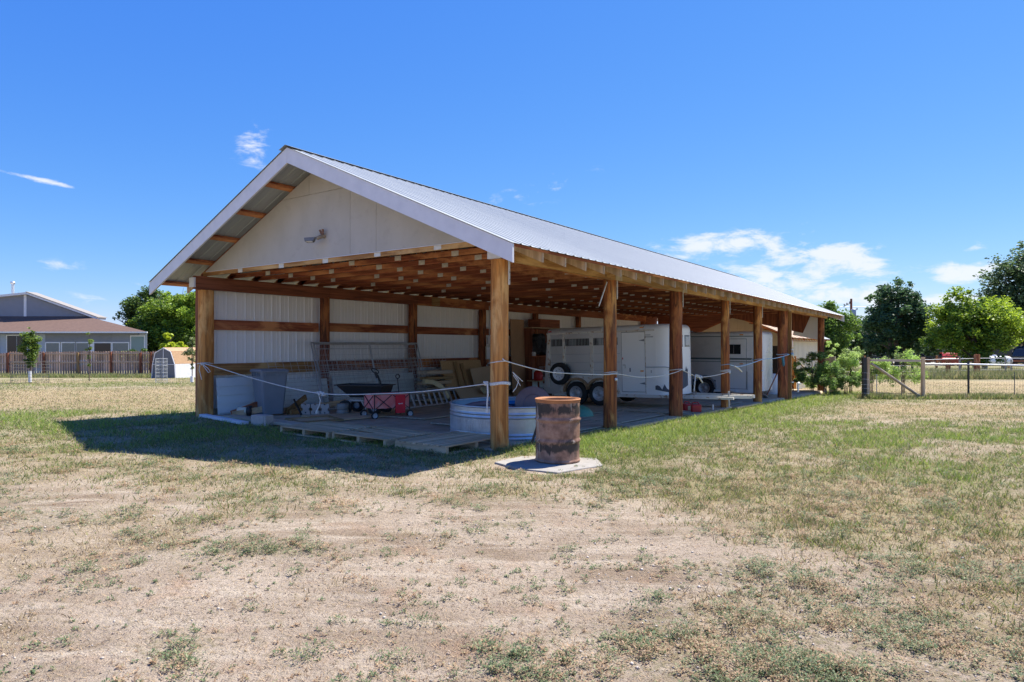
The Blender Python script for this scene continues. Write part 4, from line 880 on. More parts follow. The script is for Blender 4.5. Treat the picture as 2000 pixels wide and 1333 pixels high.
for i, (lab, u0, v0, u1, v1, z1) in enumerate([('rough board on end in the scrap pile left of the bin', .25, 7.2, 1.0, 7.0, .26), ('lower rough board in the scrap pile left of the bin', .15, 7.0, .85, 6.75, .12),
                                             ('long tan board lying behind the stone pavers', 1.1, 6.95, 3.2, 6.95, .1), ('tan board propped right of the bin', 1.25, 6.7, 1.9, 6.9, .3), ('brown split log right of the bin', 1.2, 6.5, 2.0, 6.6, .08)]):
    t = T('scrap_board', lab, 'board', u0, v0, fz(u0), group='scrap boards by the bin'); part('board', MB().bar((0, 0, .05), (u1 - u0, v1 - v0, z1 + .03), .05, .12), ['brownu', 'palletu', 'palletu', 'rawu', 'honeyu'][i], t)
pp = T('pipe_fitting', 'cream pipe end with a black cap in the scrap left of the bin', 'pipe', .42, 6.95, fz(.4) + .11, world=8)
part('pipe', MB().tube([(-.16, 0, 0), (.02, 0, 0)], .085, 20), 'cream', pp); part('cap', MB().lathe([(.0, .0), (.06, 0), (.11, .02), (.115, .1), (0, .11)], 20, (.02, 0, 0), 'x'), 'black', pp)
pr = T('pry_bar', 'dark bar leaning at the bin foot on its right', 'bar', 1.25, 6.2); part('bar', MB().bar((0, 0, .02), (.02, .28, .34), .03, .03), 'black', pr)
# wire panels
def wirepanel(lab, u0, v0, L, H, lean, frame, gx, gz, r=.0035, roll=0, mid=False):
    t = T('livestock_fence', lab, 'wire panel', u0, v0); t.rotation_euler = (R(-lean), R(roll), SR + R(1.5))
    b = MB(); x = 0
    while x <= L + 1e-6: b.tube([(x, 0, 0), (x, 0, H)], r, 4, cap=False); x += gx
    z = 0
    while z <= H + 1e-6: b.tube([(0, 0, z), (L, 0, z)], r, 4, cap=False); z += gz
    part('wire_mesh', b, 'wire', t, kind='stuff')
    if frame:
        part('frame', MB().tube([(0, 0, 0), (0, 0, H), (L, 0, H), (L, 0, 0)], .02, 8), 'pipe', t)
        part('bottom_rail', MB().tube([(0, 0, .02), (L, 0, .02)], .02, 8), 'pipe', t)
        if mid: part('middle_bar', MB().tube([(L * .5, -.01, .02), (L * .5, -.01, H)], .022, 8), 'pipe', t)
wirepanel('tall pipe-framed wire panel leaning on the left wall behind the cart', 2.45, 6.95, 3.75, 1.66, 16, True, .05, .15, .0025, 0, True)
wirepanel('second pipe-framed wire panel close behind the tall one', 2.62, 7.12, 3.6, 1.62, 14, True, .3, .3, .004)
wirepanel('long low hog wire panel leaning behind the bin', 1.2, 6.9, 4.9, 1.26, 20, False, .2, .1, .004)
wirepanel('long low wire panel leaning at the right behind the wagon', 2.3, 7.0, 5.1, 1.24, 17, False, .15, .12, .004, -.5)
# ------------------------------------------------------------------ black cart
ct = thing('garden_cart', 'black poly garden cart with fat tyres left of the red wagon', 'cart', (-3.25, 14.75, fz(2)), R(-16))
tubv = []; topz, botz = .64, .37
tp = [(-.60, -.30), (.52, -.30), (.52, .30), (-.60, .30)]; bt = [(-.30, -.2), (.46, -.2), (.46, .2), (-.30, .2)]
b = MB(); vs = [(x, y, botz) for x, y in bt] + [(x, y, topz) for x, y in tp] + [(x * .97, y * .94, topz - .005) for x, y in tp] + [(x * .95, y * .9, botz + .02) for x, y in bt]
b.add(vs, [(3, 2, 1, 0)] + [(i, (i + 1) % 4, 4 + (i + 1) % 4, 4 + i) for i in range(4)] + [(4 + i, 4 + (i + 1) % 4, 8 + (i + 1) % 4, 8 + i) for i in range(4)] + [(8 + i, 8 + (i + 1) % 4, 12 + (i + 1) % 4, 12 + i) for i in range(4)] + [(12, 13, 14, 15)])
part('tub', b, 'black', ct, bevel=.01)
part('tub_lip', MB().bar((-.63, -.32, topz), (.55, -.32, topz), .03, .02).bar((-.63, .32, topz), (.55, .32, topz), .03, .02).bar((-.63, -.3, topz), (-.63, .3, topz), .03, .02).bar((.55, -.3, topz), (.55, .3, topz), .03, .02), 'black', ct)
part('frame', MB().bar((-.4, -.18, .3), (.45, -.18, .3), .03, .03).bar((-.4, .18, .3), (.45, .18, .3), .03, .03).bar((-.38, -.18, .3), (-.38, -.18, .16), .03, .03).bar((-.05, -.18, .33), (.1, -.2, .12), .03, .03).bar((-.4, 0, .14), (-.4, .0, .3), .03, .03), 'pipe', ct)
def wheel(parent, c, r, w, hub, ax='y', tyre='rubber', name='wheel', holes=8, hubf=.55):
    k = r
    wo = part(name, MB().lathe([(hubf * r, -w * .42), (r * .75, -w * .5), (r * .93, -w * .46), (r, -w * .28), (r, w * .28), (r * .93, w * .46), (r * .75, w * .5), (hubf * r, w * .42)], 32, c, ax), tyre, parent)
    hb = MB()
    s = -1
    for s in (-1, 1):
        hb.lathe([(0, s * w * .25), (r * .16, s * w * .25), (r * .2, s * w * .18), (r * .38, s * w * .18), (hubf * r * .88, s * w * .34), (hubf * r * 1.02, s * w * .45)], 28, c, ax)
    part('rim', hb, hub, wo)
    if holes:
        ho = MB()
        for i in range(holes):
            t = 2 * math.pi * i / holes
            for s in (-1, 1):
                p = [c[0], c[1], c[2]]; p[0] += .37 * hubf / .55 * r * math.cos(t); p[2] += .37 * hubf / .55 * r * math.sin(t)
                ho.lathe([(0, s * w * .215), (r * .05, s * w * .215)], 8, p, ax)
        part('rim_holes', ho, 'black', wo)
    return wo
for x, y in ((-.38, -.27), (-.38, .27), (.34, .27), (.34, -.27)): wheel(ct, (x, y, .155), .155, .085, 'hubgrey', holes=0, hubf=.45)
part('handle', MB().tube([(.30, .15, .5), (.28, .1, .72), (.24, .05, .86)], .022, 8).tube([(.24, .05, .80), (.20, .02, .93)], .032, 8), 'black', ct)
part('grip', MB().tube([(.20 + .085 * math.cos(t) , .02, .95 + .045 * math.sin(t) - .35 * .085 * math.cos(t)) for t in [i * 2 * math.pi / 16 for i in range(16)]], .013, 8, closed=True), 'black', ct)
# ------------------------------------------------------------------ red folding wagon
wg = thing('folding_wagon', 'faded red folding wagon with a bright red pouch and black handle', 'wagon', (-2.66, 14.02, fz(2)), R(36))
Lw, Ww = .80, .50
b = MB()
for y in (-Ww / 2, Ww / 2): b.box(-Lw / 2, Lw / 2, y - .006, y + .006, .21, .50)
for x in (-Lw / 2, Lw / 2): b.box(x - .006, x + .006, -Ww / 2 + .007, Ww / 2 - .007, .21, .50)
b.box(-Lw / 2 + .007, Lw / 2 - .007, -Ww / 2 + .007, Ww / 2 - .007, .21, .225)
part('fabric_tub', b, 'faded', wg)
fr = MB()
for y in (-Ww / 2 - .016, Ww / 2 + .016):
    for x in (-Lw / 2, 0): fr.bar((x + .02, y, .2), (x + Lw / 2 - .02, y, .48), .012, .016, (0, 1, 0)).bar((x + .02, y, .48), (x + Lw / 2 - .02, y, .2), .012, .016, (0, 1, 0))
    fr.tube([(-Lw / 2, y, .505), (Lw / 2, y, .505)], .009, 6)
for x in (-Lw / 2 - .014, Lw / 2 + .014):
    fr.bar((x, -Ww / 2 + .02, .2), (x, Ww / 2 - .02, .48), .012, .016, (1, 0, 0)).bar((x, -Ww / 2 + .02, .48), (x, Ww / 2 - .02, .2), .012, .016, (1, 0, 0))
    fr.tube([(x, -Ww / 2, .505), (x, Ww / 2, .505)], .009, 6)
for x in (-Lw / 2, Lw / 2):
    for y in (-Ww / 2, Ww / 2): fr.tube([(x, y * 1.05, .12), (x, y * 1.05, .51)], .011, 6)
part('frame', fr, 'black', wg)
for x in (-Lw / 2, Lw / 2):
    for y in (-Ww / 2 - .03, Ww / 2 + .03): wheel(wg, (x, y, .075), .078, .045, 'hubgrey', holes=0, hubf=.66)
pch = part('pouch', MB().box(.06, .27, -Ww / 2 - .085, -Ww / 2 - .028, .10, .48), 'red', wg, bevel=.012)
lg = MB().obox((0, 0, 0), (.028, .002, .018), (0, .3, 0)).obox((.05, 0, .004), (.075, .002, .008), (0, -.12, 0)).obox((.055, 0, -.006), (.055, .002, .005), (0, -.12, 0))
part('logo', lg, 'white', pch, (.12, -Ww / 2 - .087, .30))
part('pull_handle', MB().tube([(Lw / 2 - .02, .18, .3), (Lw / 2 - .05, .2, .80)], .01, 6), 'black', wg)
part('handle_loop', MB().tube([(Lw / 2 - .05 + .045 * math.cos(i * .3927), .2, .845 + .045 * math.sin(i * .3927)) for i in range(16)], .011, 6, closed=True), 'black', wg)
# ------------------------------------------------------------------ ladder
la = T('ladder', 'aluminium ladder lying on its edge behind the stock tank', 'ladder', 4.05, 5.85); la.rotation_euler = (R(-22), math.atan(.0205), SR + R(14.5))
Ll = 5.3
part('rail', MB().box(0, Ll, -.035, .035, .0, .03), 'alu', la); part('rail', MB().box(0, Ll, -.035, .035, .36, .39), 'alu', la)
rung = MB().box(-.018, .018, -.02, .02, .031, .359).mesh('rung', ['alu'])
for i in range(17): link('rung', rung, la, (.18 + i * .305, 0, 0))
# boards stacked at the wall
def slab(name, lab, cat, u, v, w, h, th, mat, lean=10, a=0, z=None, roll=0, group=None):
    t = T(name, lab, cat, u, v, z, a, group); t.rotation_euler = (R(-lean), R(roll), SR + R(a)); part('board', MB().box(0, w, 0, th, 0, h), mat, t, bevel=.004); return t
slab('osb_board', 'orange brown chipboard leaning left of the cardboard', 'board', 7.0, 7.0, 1.9, 1.22, .02, 'osb', 16)
slab('plank', 'narrow yellow plank leaning on the chipboard', 'plank', 7.55, 6.9, .16, 1.2, .03, 'rawz', 16, roll=-3)
slab('plank', 'dark streaked narrow board leaning beside the cardboard', 'plank', 7.9, 6.92, .14, 1.15, .03, 'rawz', 16, roll=-5)
slab('cardboard_box', 'flattened tan cardboard box leaning over the chipboard', 'cardboard', 8.05, 6.72, 1.05, .98, .03, 'cardboard', 16, roll=-4)
slab('cardboard_box', 'brown cardboard flap lying low under the leaning boards', 'cardboard', 6.9, 6.35, 2.0, .5, .03, 'cardboard', 42)
slab('foam_offcut', 'pale torn foam piece on top of the ladder', 'foam', 7.7, 6.2, .9, .22, .06, 'foam', 50, z=fz(7.7) + .25)
for i in range(6):
    t = T('firewood_board', ['lowest', 'second lowest', 'third', 'fourth', 'fifth', 'topmost'][i] + ' board of the stack between the wire panel and chipboard', 'board', 6.0, 7.15, fz(6) + .04 + i * .15, rnd.uniform(-3, 3), 'boards stacked at the wall')
    part('board', MB().box(0, 1.1, -.2, .2, 0, .10 if i % 2 else .07), ['palletu', 'rawu', 'greyu'][i % 3], t)
fm = T('insulation_roll', 'curved yellow insulation strip drooping over the ladder end', 'insulation', 5.6, 6.7, fz(5.6)); b = MB()
b.bar((0, 0, .62), (.35, -.03, .58), .1, .12).bar((.35, -.03, .58), (.65, -.08, .42), .1, .12).bar((.65, -.08, .42), (.85, -.12, .12), .1, .12); part('strip', b, 'foam', fm)
# electric boxes on the wall post
for i, (z, w, h, m, lab) in enumerate([(1.68, .17, .27, 'white', 'upper white electrical box on the wall post'), (1.19, .30, .42, 'cream', 'larger cream electrical box below the upper one'), (.80, .17, .27, 'white', 'lowest white electrical box on the wall post')]):
    t = T('electrical_box', lab, 'electrical box', 9.72, 7.58, z - .15, -38, 'electrical boxes'); bx = part('case', MB().box(-w / 2, w / 2, -.12, 0, 0, h), m, t, bevel=.008)
    part('cover', MB().box(-w / 2 + .02, w / 2 - .02, -.13, -.121, .02, h - .02), 'white', t)
cnd = T('conduit', 'grey conduit linking the electrical boxes', 'conduit', 9.72, 7.60, .6, -38); part('pipe', MB().tube([(0, -.04, -.7), (0, -.04, 2.2)], .014, 8), 'pipe', cnd)
slab('brown_board', 'tall upright brown board right of the corner post', 'board', 10.75, 7.35, .82, 2.62, .03, 'plybrown', 2.5, z=-.22)
slab('plank', 'thin dark plank leaning by the electrical boxes', 'plank', 9.2, 7.2, .08, 1.1, .03, 'darkz', 8, roll=10)
slab('plank', 'second thin plank leaning by the electrical boxes', 'plank', 9.5, 7.2, .08, 1.0, .03, 'brownz', 8, roll=6)
# shelf with rolls
sh = T('storage_shelf', 'dark wooden storage shelf between the brown board and the first trailer', 'shelf', 11.55, 7.1, -.23)
for z in (.5, 1.32, 2.33): part('shelf_board', MB().box(0, 2.5, 0, .62, z, z + .035), 'brownu' if z < 2 else 'palletu', sh)
part('back_board', MB().box(0, 2.5, .621, .64, .3, 2.33), 'darkz', sh)
for x in (0.0, 2.45): part('side_board', MB().box(x, x + .04, .02, .61, 0, 2.33 if x else 2.33), 'darkz', sh)
bx = T('wooden_crate', 'dark brown wooden box on top of the storage shelf', 'crate', 12.15, 7.15, 2.14); part('front_board', MB().box(0, 1.35, 0, .02, 0, .30), 'darku', bx); part('side_board', MB().box(1.33, 1.35, .021, .5, 0, .3), 'darkv', bx); part('side_board', MB().box(0, .02, .021, .5, 0, .3), 'darkv', bx); part('back_board', MB().box(.0, 1.35, .501, .52, 0, .3), 'darku', bx)
for i, (x, z, r, lab) in enumerate([(.30, 0, .26, 'left grey wire mesh roll on the middle shelf'), (.92, 0, .24, 'middle wire mesh roll on the shelf'), (1.45, 0, .2, 'right wire mesh roll on the shelf'), (.62, .36, .22, 'wire mesh roll lying on top of the other rolls')]):
    t = T('wire_roll', lab, 'wire roll', 11.6 + x, 7.1, 1.13 + r + z, 0, 'wire mesh rolls on the shelf'); pts = []
    for k in range(60):
        a_ = k * .38; q = r * (.25 + .75 * k / 59); pts.append((q * math.cos(a_), 0, q * math.sin(a_)))
    b = MB()
    for k in range(59): b.bar((pts[k][0], .25, pts[k][2]), (pts[k + 1][0], .25, pts[k + 1][2]), .5, .008, (-(pts[k + 1][2] - pts[k][2]), 0, pts[k + 1][0] - pts[k][0]))
    part('coil', b, 'mesh_roll', t)
t = T('white_jar', 'small white jar at the shelf edge', 'jar', 11.62, 7.08, 1.13); part('body', MB().lathe([(0, 0), (.07, 0), (.075, .1), (.06, .14), (0, .14)], 16), 'white', t)
t = T('crumpled_sack', 'crumpled white sack at the right of the shelf', 'sack', 13.35, 7.1, 1.13)
part('sack_body', MB().lathe([(0, 0), (.2, .0), (.17, .1), (.1, .2), (.13, .28), (0, .25)], 9), 'white', t, None, (.3, .4, 0))
t = T('storage_bin', 'pale blue grey bin under the shelf', 'bin', 11.75, 7.25, fz(11.7)); part('body', MB().box(0, .75, 0, .3, 0, .85), 'sheet_metal', t, bevel=.03)
t = T('fuel_can', 'red can on a ledge beside the brown board', 'fuel can', 11.55, 6.85, .28); part('body', MB().lathe([(0, 0), (.14, 0), (.16, .05), (.16, .26), (.1, .34), (0, .36)], 14), 'redplastic', t)
t2_ = T('work_bench', 'low cluttered bench behind the wire crate', 'bench', 11.45, 6.75, fz(11.5)); part('top', MB().box(0, 1.9, 0, .5, .47, .51), 'palletu', t2_)
for x, y in ((.03, .03), (1.82, .03), (.03, .43), (1.82, .43)): part('leg', MB().box(x, x + .05, y, y + .05, 0, .469), 'darkz', t2_)
t = T('white_tray', 'white tray lying on the low bench', 'tray', 12.2, 6.8, .29); part('body', MB().box(0, .65, 0, .3, 0, .07), 'white', t, None, (0, R(-8), 0), bevel=.01)
t = T('wire_crate', 'tall wire animal crate left of the first trailer', 'crate', 11.85, 6.3, fz(11.9)); b = MB()
for i in range(21):
    x = i * .075; b.tube([(x, 0, 0), (x, 0, .98)], .004, 4, cap=False).tube([(x, .7, 0), (x, .7, .98)], .004, 4, cap=False)
for z in (0, .25, .5, .75, .98): b.tube([(0, 0, z), (1.5, 0, z), (1.5, .7, z), (0, .7, z)], .006, 4, closed=True)
part('wire_bars', b, 'wire', t, kind='stuff')
part('tray', MB().box(0.01, 1.49, .01, .69, .005, .03), 'black', t)
# ------------------------------------------------------------------ trailers
def body(L, Wd, z0, z1, r, rn, mat, slant=0, nseg=8):
    """rounded nose at +x; roof edges rounded with radius r"""
    def outline(ins, xr):
        a, b_ = Wd / 2 - ins, rn
        rr = max(.05, rn - ins); pts = [(xr, -a), ]
        for j in range(nseg + 1): t = -math.pi / 2 + math.pi / 2 * j / nseg; pts.append((L - ins - rr + rr * math.cos(t), -a + rr + rr * math.sin(t)))
        for j in range(nseg + 1): t = math.pi / 2 * j / nseg; pts.append((L - ins - rr + rr * math.cos(t), a - rr + rr * math.sin(t)))
        pts.append((xr, a)); return pts
    lay = [(z0, 0, -slant), (z0 + (z1 - z0) * .5, 0, -slant * .5), (z1 - r, 0, 0)]
    for i in range(1, 7): t = math.pi / 2 * i / 6; lay.append((z1 - r + r * math.sin(t), r * (1 - math.cos(t)), r * .3 * (1 - math.cos(t))))
    vs = []; n = 0
    for z, ins, xr in lay: p = outline(ins, xr); n = len(p); vs += [(x, y, z) for x, y in p]
    b = MB(); k = len(lay)
    b.add(vs, [(i * n + j, i * n + (j + 1) % n, (i + 1) * n + (j + 1) % n, (i + 1) * n + j) for i in range(k - 1) for j in range(n)], 0, True)
    b.add(vs[-n:], [tuple(range(n))], 0); b.add(vs[:n], [tuple(range(n))], 0); return b
Tz = -.20
tr = thing('horse_trailer', 'older white horse trailer with slatted windows, spare wheel and rust stains', 'trailer', wor(9.45, 4.57, Tz), SR - math.pi / 2, rot=(0, R(-1.3), SR - math.pi / 2))
H1 = 2.18; yn = -.85
tb_ = part('body', body(3.77, 1.70, .30, H1, .15, .42, 'trailer', .16), 'trailer', tr)
md = tb_.modifiers.new('ws', 'WEIGHTED_NORMAL') if False else None
y_ = yn - .006
def lbox(b, x0, x1, z0, z1, t=.012, mi=0): return b.box(x0, x1, yn - t, yn + .001, z0, z1, mi)
# slatted window openings between the uprights
for i, (x0, x1) in enumerate(((.13, .50), (.60, 1.36), (1.50, 2.24))):
    w = part('window', lbox(MB(), x0, x1, 1.66, 1.86, .004), 'darkvoid', tr)
    part('pale_backing', lbox(MB(), x0 + .13, x0 + (x1 - x0) * .45, 1.67, 1.85, .0055), 'glassgrey', w)
    n = int((x1 - x0) / .045)
    sb = MB()
    for k in range(n + 1): sb.tube([(x0 + k * (x1 - x0) / n, yn - .012, 1.66), (x0 + k * (x1 - x0) / n, yn - .012, 1.86)], .005, 5)
    part('bars', sb, 'wire', w)
for x0, x1 in ((-.0, .09), (.51, .58), (1.39, 1.48)):
    part('upright', MB().box(x0, x1, yn - .028, yn - .001, .75 if x0 > .2 else .5, 2.0), 'trailer_rust', tr)
for z in (1.42, 1.19, .96, .73): part('side_seam', MB().box(.1, 2.3, yn - .004, yn - .0005, z, z + .006), 'stripe2', tr)
part('roof_rail', MB().box(-.02, 3.3, yn - .02, yn - .001, 2.0, 2.045), 'trailer_rust', tr)
for x in (.38, 1.72, 2.98): part('roof_strap', MB().tube([(x, yn - .008, 2.04), (x + .01, yn + .02, H1 - .06), (x + .02, yn + .10, H1 - .008), (x + .02, -.3, H1 + .004)], .01, 6), 'trailer_rust', tr)
dd = part('door', MB().box(2.36, 3.02, yn - .022, yn - .001, .40, 1.98), 'trailer', tr, bevel=.006)
part('door_gap', MB().box(2.345, 3.035, yn - .003, yn - .0006, .385, 1.995), 'grey_trim', tr)
part('drip_rail', MB().box(2.3, 3.04, yn - .045, yn - .005, 2.0, 2.03), 'trailer_rust', tr)
part('handle', MB().box(2.40, 2.47, yn - .045, yn - .022, 1.10, 1.12).box(2.46, 2.475, yn - .04, yn - .022, 1.02, 1.12), 'pipe', dd)
part('latch', MB().lathe([(0, 0), (.025, 0), (.03, .012), (0, .014)], 12, (2.6, yn - .022, .98), 'y').box(2.58, 2.62, yn - .026, yn - .021, .93, 1.03), 'grey_trim', dd)
for z in (.62, 1.76): part('hinge', MB().prism([(2.86, z), (3.02, z + .03), (3.02, z - .03)], yn - .03, yn - .0225, 'y'), 'grey_trim', dd)
part('catch', MB().box(2.375, 2.40, yn - .03, yn - .0225, 1.26, 1.31), 'lampred', dd)
part('nose_panel', MB().box(3.05, 3.34, yn - .006, yn - .0006, 1.05, 1.97), 'trailer', tr)
part('panel_seam', MB().box(3.03, 3.045, yn - .014, yn - .0006, .34, 2.02), 'trailer_rust', tr)
nm = MB()
for i in range(5): nm.box(3.05 + i * .03, 3.068 + i * .03, yn - .009, yn - .0062, 1.885, 1.91)
for i in range(7): nm.box(3.05 + i * .032, 3.07 + i * .032, yn - .009, yn - .0062, 1.83, 1.865).box(3.055 + i * .032, 3.062 + i * .032, yn - .0095, yn - .0090, 1.835, 1.85, 1)
part('name_mark', nm, ['grey_trim', 'white'], tr)
part('compartment_door', MB().box(3.06, 3.33, yn - .018, yn - .007, .68, 1.03), 'trailer', tr, bevel=.004)
part('compartment_latch', MB().box(3.19, 3.215, yn - .03, yn - .0185, .9, .97), 'pipe', tr)
# curved trim that sweeps round the nose
def nose_pt(s, z, off=.012):
    """walk along the near side and round the nose corner: s metres past x=3.35"""
    rn = .42; a = Wd_2 = .85
    if s <= 0: return (3.35 + s, -a - off, z)
    t = s / rn
    if t < math.pi / 2: return (3.35 + (rn + off) * math.sin(t), -a + rn - (rn + off) * math.cos(t), z)
    return (3.77 + off, -a + rn + (s - rn * math.pi / 2), z)
part('trim_arc', MB().tube([nose_pt(-.32 + .06 * i, 1.05 if i < 8 else 1.05 - .55 * ((i - 8) / 12) ** 2.2, .01) for i in range(21)], .012, 6), 'stripe2', tr)
pd = [nose_pt(-.05 + .06 * i, 0, .006) for i in range(24)]; zt_ = [.56 + .05 * math.sin(i * 1.9) + .02 * i * (i > 12) - .01 * i * (i <= 12) + .04 * math.sin(i * 3.7) for i in range(24)]; zb_ = [.46 - .012 * i if i < 9 else .36 + .012 * (i - 9) for i in range(24)]
vs = [(p[0], p[1], z) for p, z in zip(pd, zt_)] + [(p[0], p[1], z) for p, z in zip(pd, zb_)]
part('peeled_patch', MB().add(vs, [(i, i + 1, 24 + i + 1, 24 + i) for i in range(23)]), 'darkpatch', tr)
for yy, nm_ in ((.25, 1), (-.25, 0)):
    part('front_window', MB().box(3.771, 3.782, yy - .26, yy + .26, 1.62, 1.86) if False else MB().box(3.765, 3.785, yy - .16, yy + .16, 1.60, 1.86), 'tglass', tr, bevel=.02)
    part('window_gasket', MB().box(3.762, 3.776, yy - .19, yy + .19, 1.57, 1.89), 'grey_trim', tr, bevel=.02)
part('clearance_light', MB().box(2.88, 2.99, yn - .02 + .03, yn + .04, 2.085, 2.115), 'orange', tr); part('clearance_light', MB().box(2.90, 2.99, yn - .035, yn - .023, .93, .965), 'orange', tr)
part('clearance_light', MB().box(.03, .13, yn - .01, yn + .04, 2.07, 2.10), 'lampred', tr)
part('frame_rail', MB().box(.1, 5.3, yn + .02, yn + .10, .24, .30), 'trailer_rust', tr); part('frame_rail', MB().box(.1, 3.7, .77, .85, .24, .30), 'trailer_rust', tr)
part('running_board', MB().box(2.15, 3.8, yn - .05, yn + .02, .25, .325), 'trailer_rust', tr)
part('tongue', MB().bar((3.7, yn + .2, .27), (5.55, -.1, .27), .07, .08).bar((3.7, .65, .27), (5.55, .1, .27), .07, .08), 'trailer_rust', tr)
part('jack', MB().tube([(5.05, -.35, .02), (5.05, -.35, .42)], .02, 10).box(5.0, 5.1, -.40, -.30, 0, .02), 'pipe', tr)
part('spare_tyre_bracket', MB().box(.42, .54, yn - .06, yn - .001, .84, .96), 'grey_trim', tr)
wheel(tr, (.49, yn - .16, .88), .315, .17, 'hubwhite', name='spare_wheel', hubf=.60)
# wheels and fenders
for x in (.97, 1.70):
    for yy in (yn - .02, .83): wheel(tr, (x, yy, .33), .33, .19, 'hubgrey', hubf=.60)
def fender(cx, r0, r1, y0, y1, mat, a0=0, a1=180):
    b = MB(); n = 16; vs = []
    for i in range(n + 1):
        t = R(a0 + (a1 - a0) * i / n)
        for r_, y in ((r0, y0), (r1, y0), (r1, y1), (r0, y1)): vs.append((cx[0] + r_ * math.cos(t), y, cx[1] + r_ * math.sin(t)))
    b.add(vs, [(i * 4 + j, i * 4 + (j + 1) % 4, (i + 1) * 4 + (j + 1) % 4, (i + 1) * 4 + j) for i in range(n) for j in range(4)]); return b
for x in (.97, 1.70): part('fender', fender((x, .36), .355, .41, yn - .13, yn - .001, 'x', 12 if x < 1 else 0, 180 if x < 1 else 168), 'fender_rust', tr)
part('wheel_well', MB().box(.62, 2.05, yn - .0009, yn + .02, .31, .60), 'black', tr)
part('fender_skirt', MB().prism([(.5, .30), (.62, .45), (.75, .62), (.97, .70), (1.2, .62), (1.335, .52), (1.47, .62), (1.7, .70), (1.95, .62), (2.05, .45), (2.2, .30), (2.32, .30), (2.22, .55), (2.05, .74), (1.8, .80), (.8, .80), (.55, .70), (.42, .5), (.36, .30)], yn - .012, yn - .0015, 'y'), 'trailer_rust', tr)
# trailer 2
t2 = thing('horse_trailer', 'cleaner white horse trailer with a grey stripe and dark sliding window at the back', 'trailer', wor(16.85, 4.4, -.37), 0, rot=(0, 0, SR - math.pi / 2))
part('body', body(3.9, 1.70, .27, 2.36, .14, .32, 'trailer2', 0), 'trailer2', t2)
part('roof_seam', MB().box(-.0, 3.6, yn - .012, yn - .001, 2.175, 2.2), 'greenstripe', t2)
part('stripe', MB().box(0, 3.58, yn - .004, yn - .0006, 1.36, 1.42), 'greenstripe', t2); part('stripe', MB().box(0, 3.58, yn - .004, yn - .0006, 1.27, 1.31), 'stripe2', t2)
ar = MB().prism([(3.60, 1.45), (3.52, 1.345), (3.60, 1.24), (3.64, 1.24), (3.56, 1.345), (3.64, 1.45)], yn - .007, yn - .0042, 'y'); part('chevron_mark', ar, 'white', t2)
part('lower_panel', MB().box(3.40, 3.56, yn - .005, yn - .0006, .36, .85), 'trailer2', t2)
d2 = part('door', MB().box(2.50, 3.36, yn - .02, yn - .005, .34, 2.09), 'trailer2', t2, bevel=.02); part('door_gap', MB().box(2.485, 3.375, yn - .0045, yn - .0008, .325, 2.105), 'grey_trim', t2)
part('stripe', MB().box(2.5, 3.36, yn - .0225, yn - .0205, 1.36, 1.42), 'greenstripe', d2); part('stripe', MB().box(2.5, 3.36, yn - .0225, yn - .0205, 1.27, 1.31), 'stripe2', d2)
part('window', MB().box(2.68, 3.18, yn - .034, yn - .021, 1.56, 1.90), 'glass', d2, bevel=.05); part('mullion', MB().box(2.93, 2.945, yn - .038, yn - .0345, 1.57, 1.89), 'grey_trim', d2)
part('clearance_light', MB().box(3.14, 3.26, yn - .016, yn - .001, 2.225, 2.26), 'orange', t2); part('clearance_light', MB().box(3.14, 3.26, yn - .03, yn - .021, 1.20, 1.235), 'orange', d2)
wheel(t2, (1.9, yn - .02, .33), .34, .2, 'hubgrey', hubf=.60); wheel(t2, (1.12, yn - .02, .33), .34, .2, 'hubgrey', hubf=.60); wheel(t2, (1.9, .83, .33), .34, .2, 'hubgrey', hubf=.60)
part('fender', fender((1.9, .36), .36, .42, yn - .14, yn - .001, 'x', 0, 170), 'grey_trim', t2); part('fender', fender((1.12, .36), .36, .42, yn - .14, yn - .001, 'x', 10, 180), 'grey_trim', t2)
part('wheel_well', MB().box(.76, 2.28, yn - .0009, yn + .02, .28, .62), 'black', t2)
part('sill', MB().box(-.02, 3.6, yn - .02, yn + .03, .20, .272), 'trailer2', t2); part('step', MB().box(2.6, 3.05, yn - .16, yn - .021, .24, .275), 'trailer2', t2)
part('door_hinge_bar', MB().box(3.385, 3.405, yn - .015, yn - .001, .3, .95), 'grey_trim', t2)
part('roof_vent', MB().box(.9, 1.1, -.1, .1, 2.361, 2.42), 'grey_trim', t2)
# ------------------------------------------------------------------ cans, bar, shovel
for i, (du, dv, m, lab) in enumerate([(0, 0, 'redplastic', 'rightmost red fuel can under the trailer tongue'), (.15, .28, 'redplastic', 'middle red fuel can with a yellow label beside the third post'), (.3, .62, 'black', 'dark can behind the third post')]):
    t = T('fuel_can', lab, 'fuel can', 8.1 + du, .02 + dv, None, -60 + i * 30, 'fuel cans under the trailer')
    part('body', MB().box(-.12, .12, -.09, .09, 0, .21), m, t, bevel=.03); part('handle', MB().tube([(-.09, 0, .2), (-.07, 0, .255), (.05, 0, .255), (.07, 0, .2)], .013, 8), m, t)
    if i == 1: part('label', MB().box(-.05, .05, -.092, -.0905, .05, .15), 'foam', t)
jk = T('block_stand', 'white stand on the floor in front of the fourth post', 'stand', 9.0, -.1, None); part('column', MB().tube([(0, 0, 0), (0, 0, .16)], .02, 8), 'white', jk); part('foot', MB().box(-.05, .05, -.05, .05, 0, .012), 'white', jk)
sv = T('shovel', 'dark shovel handle leaning on the thick sixth post', 'shovel', 15.9, .35, None); part('shaft', MB().tube([(0, 0, .03), (.75, -.38, 1.25)], .02, 8), 'darkz', sv); part('blade', MB().obox((-.03, .03, .06), (.2, .22, .012), (0, R(35), R(-25))), 'pipe', sv)
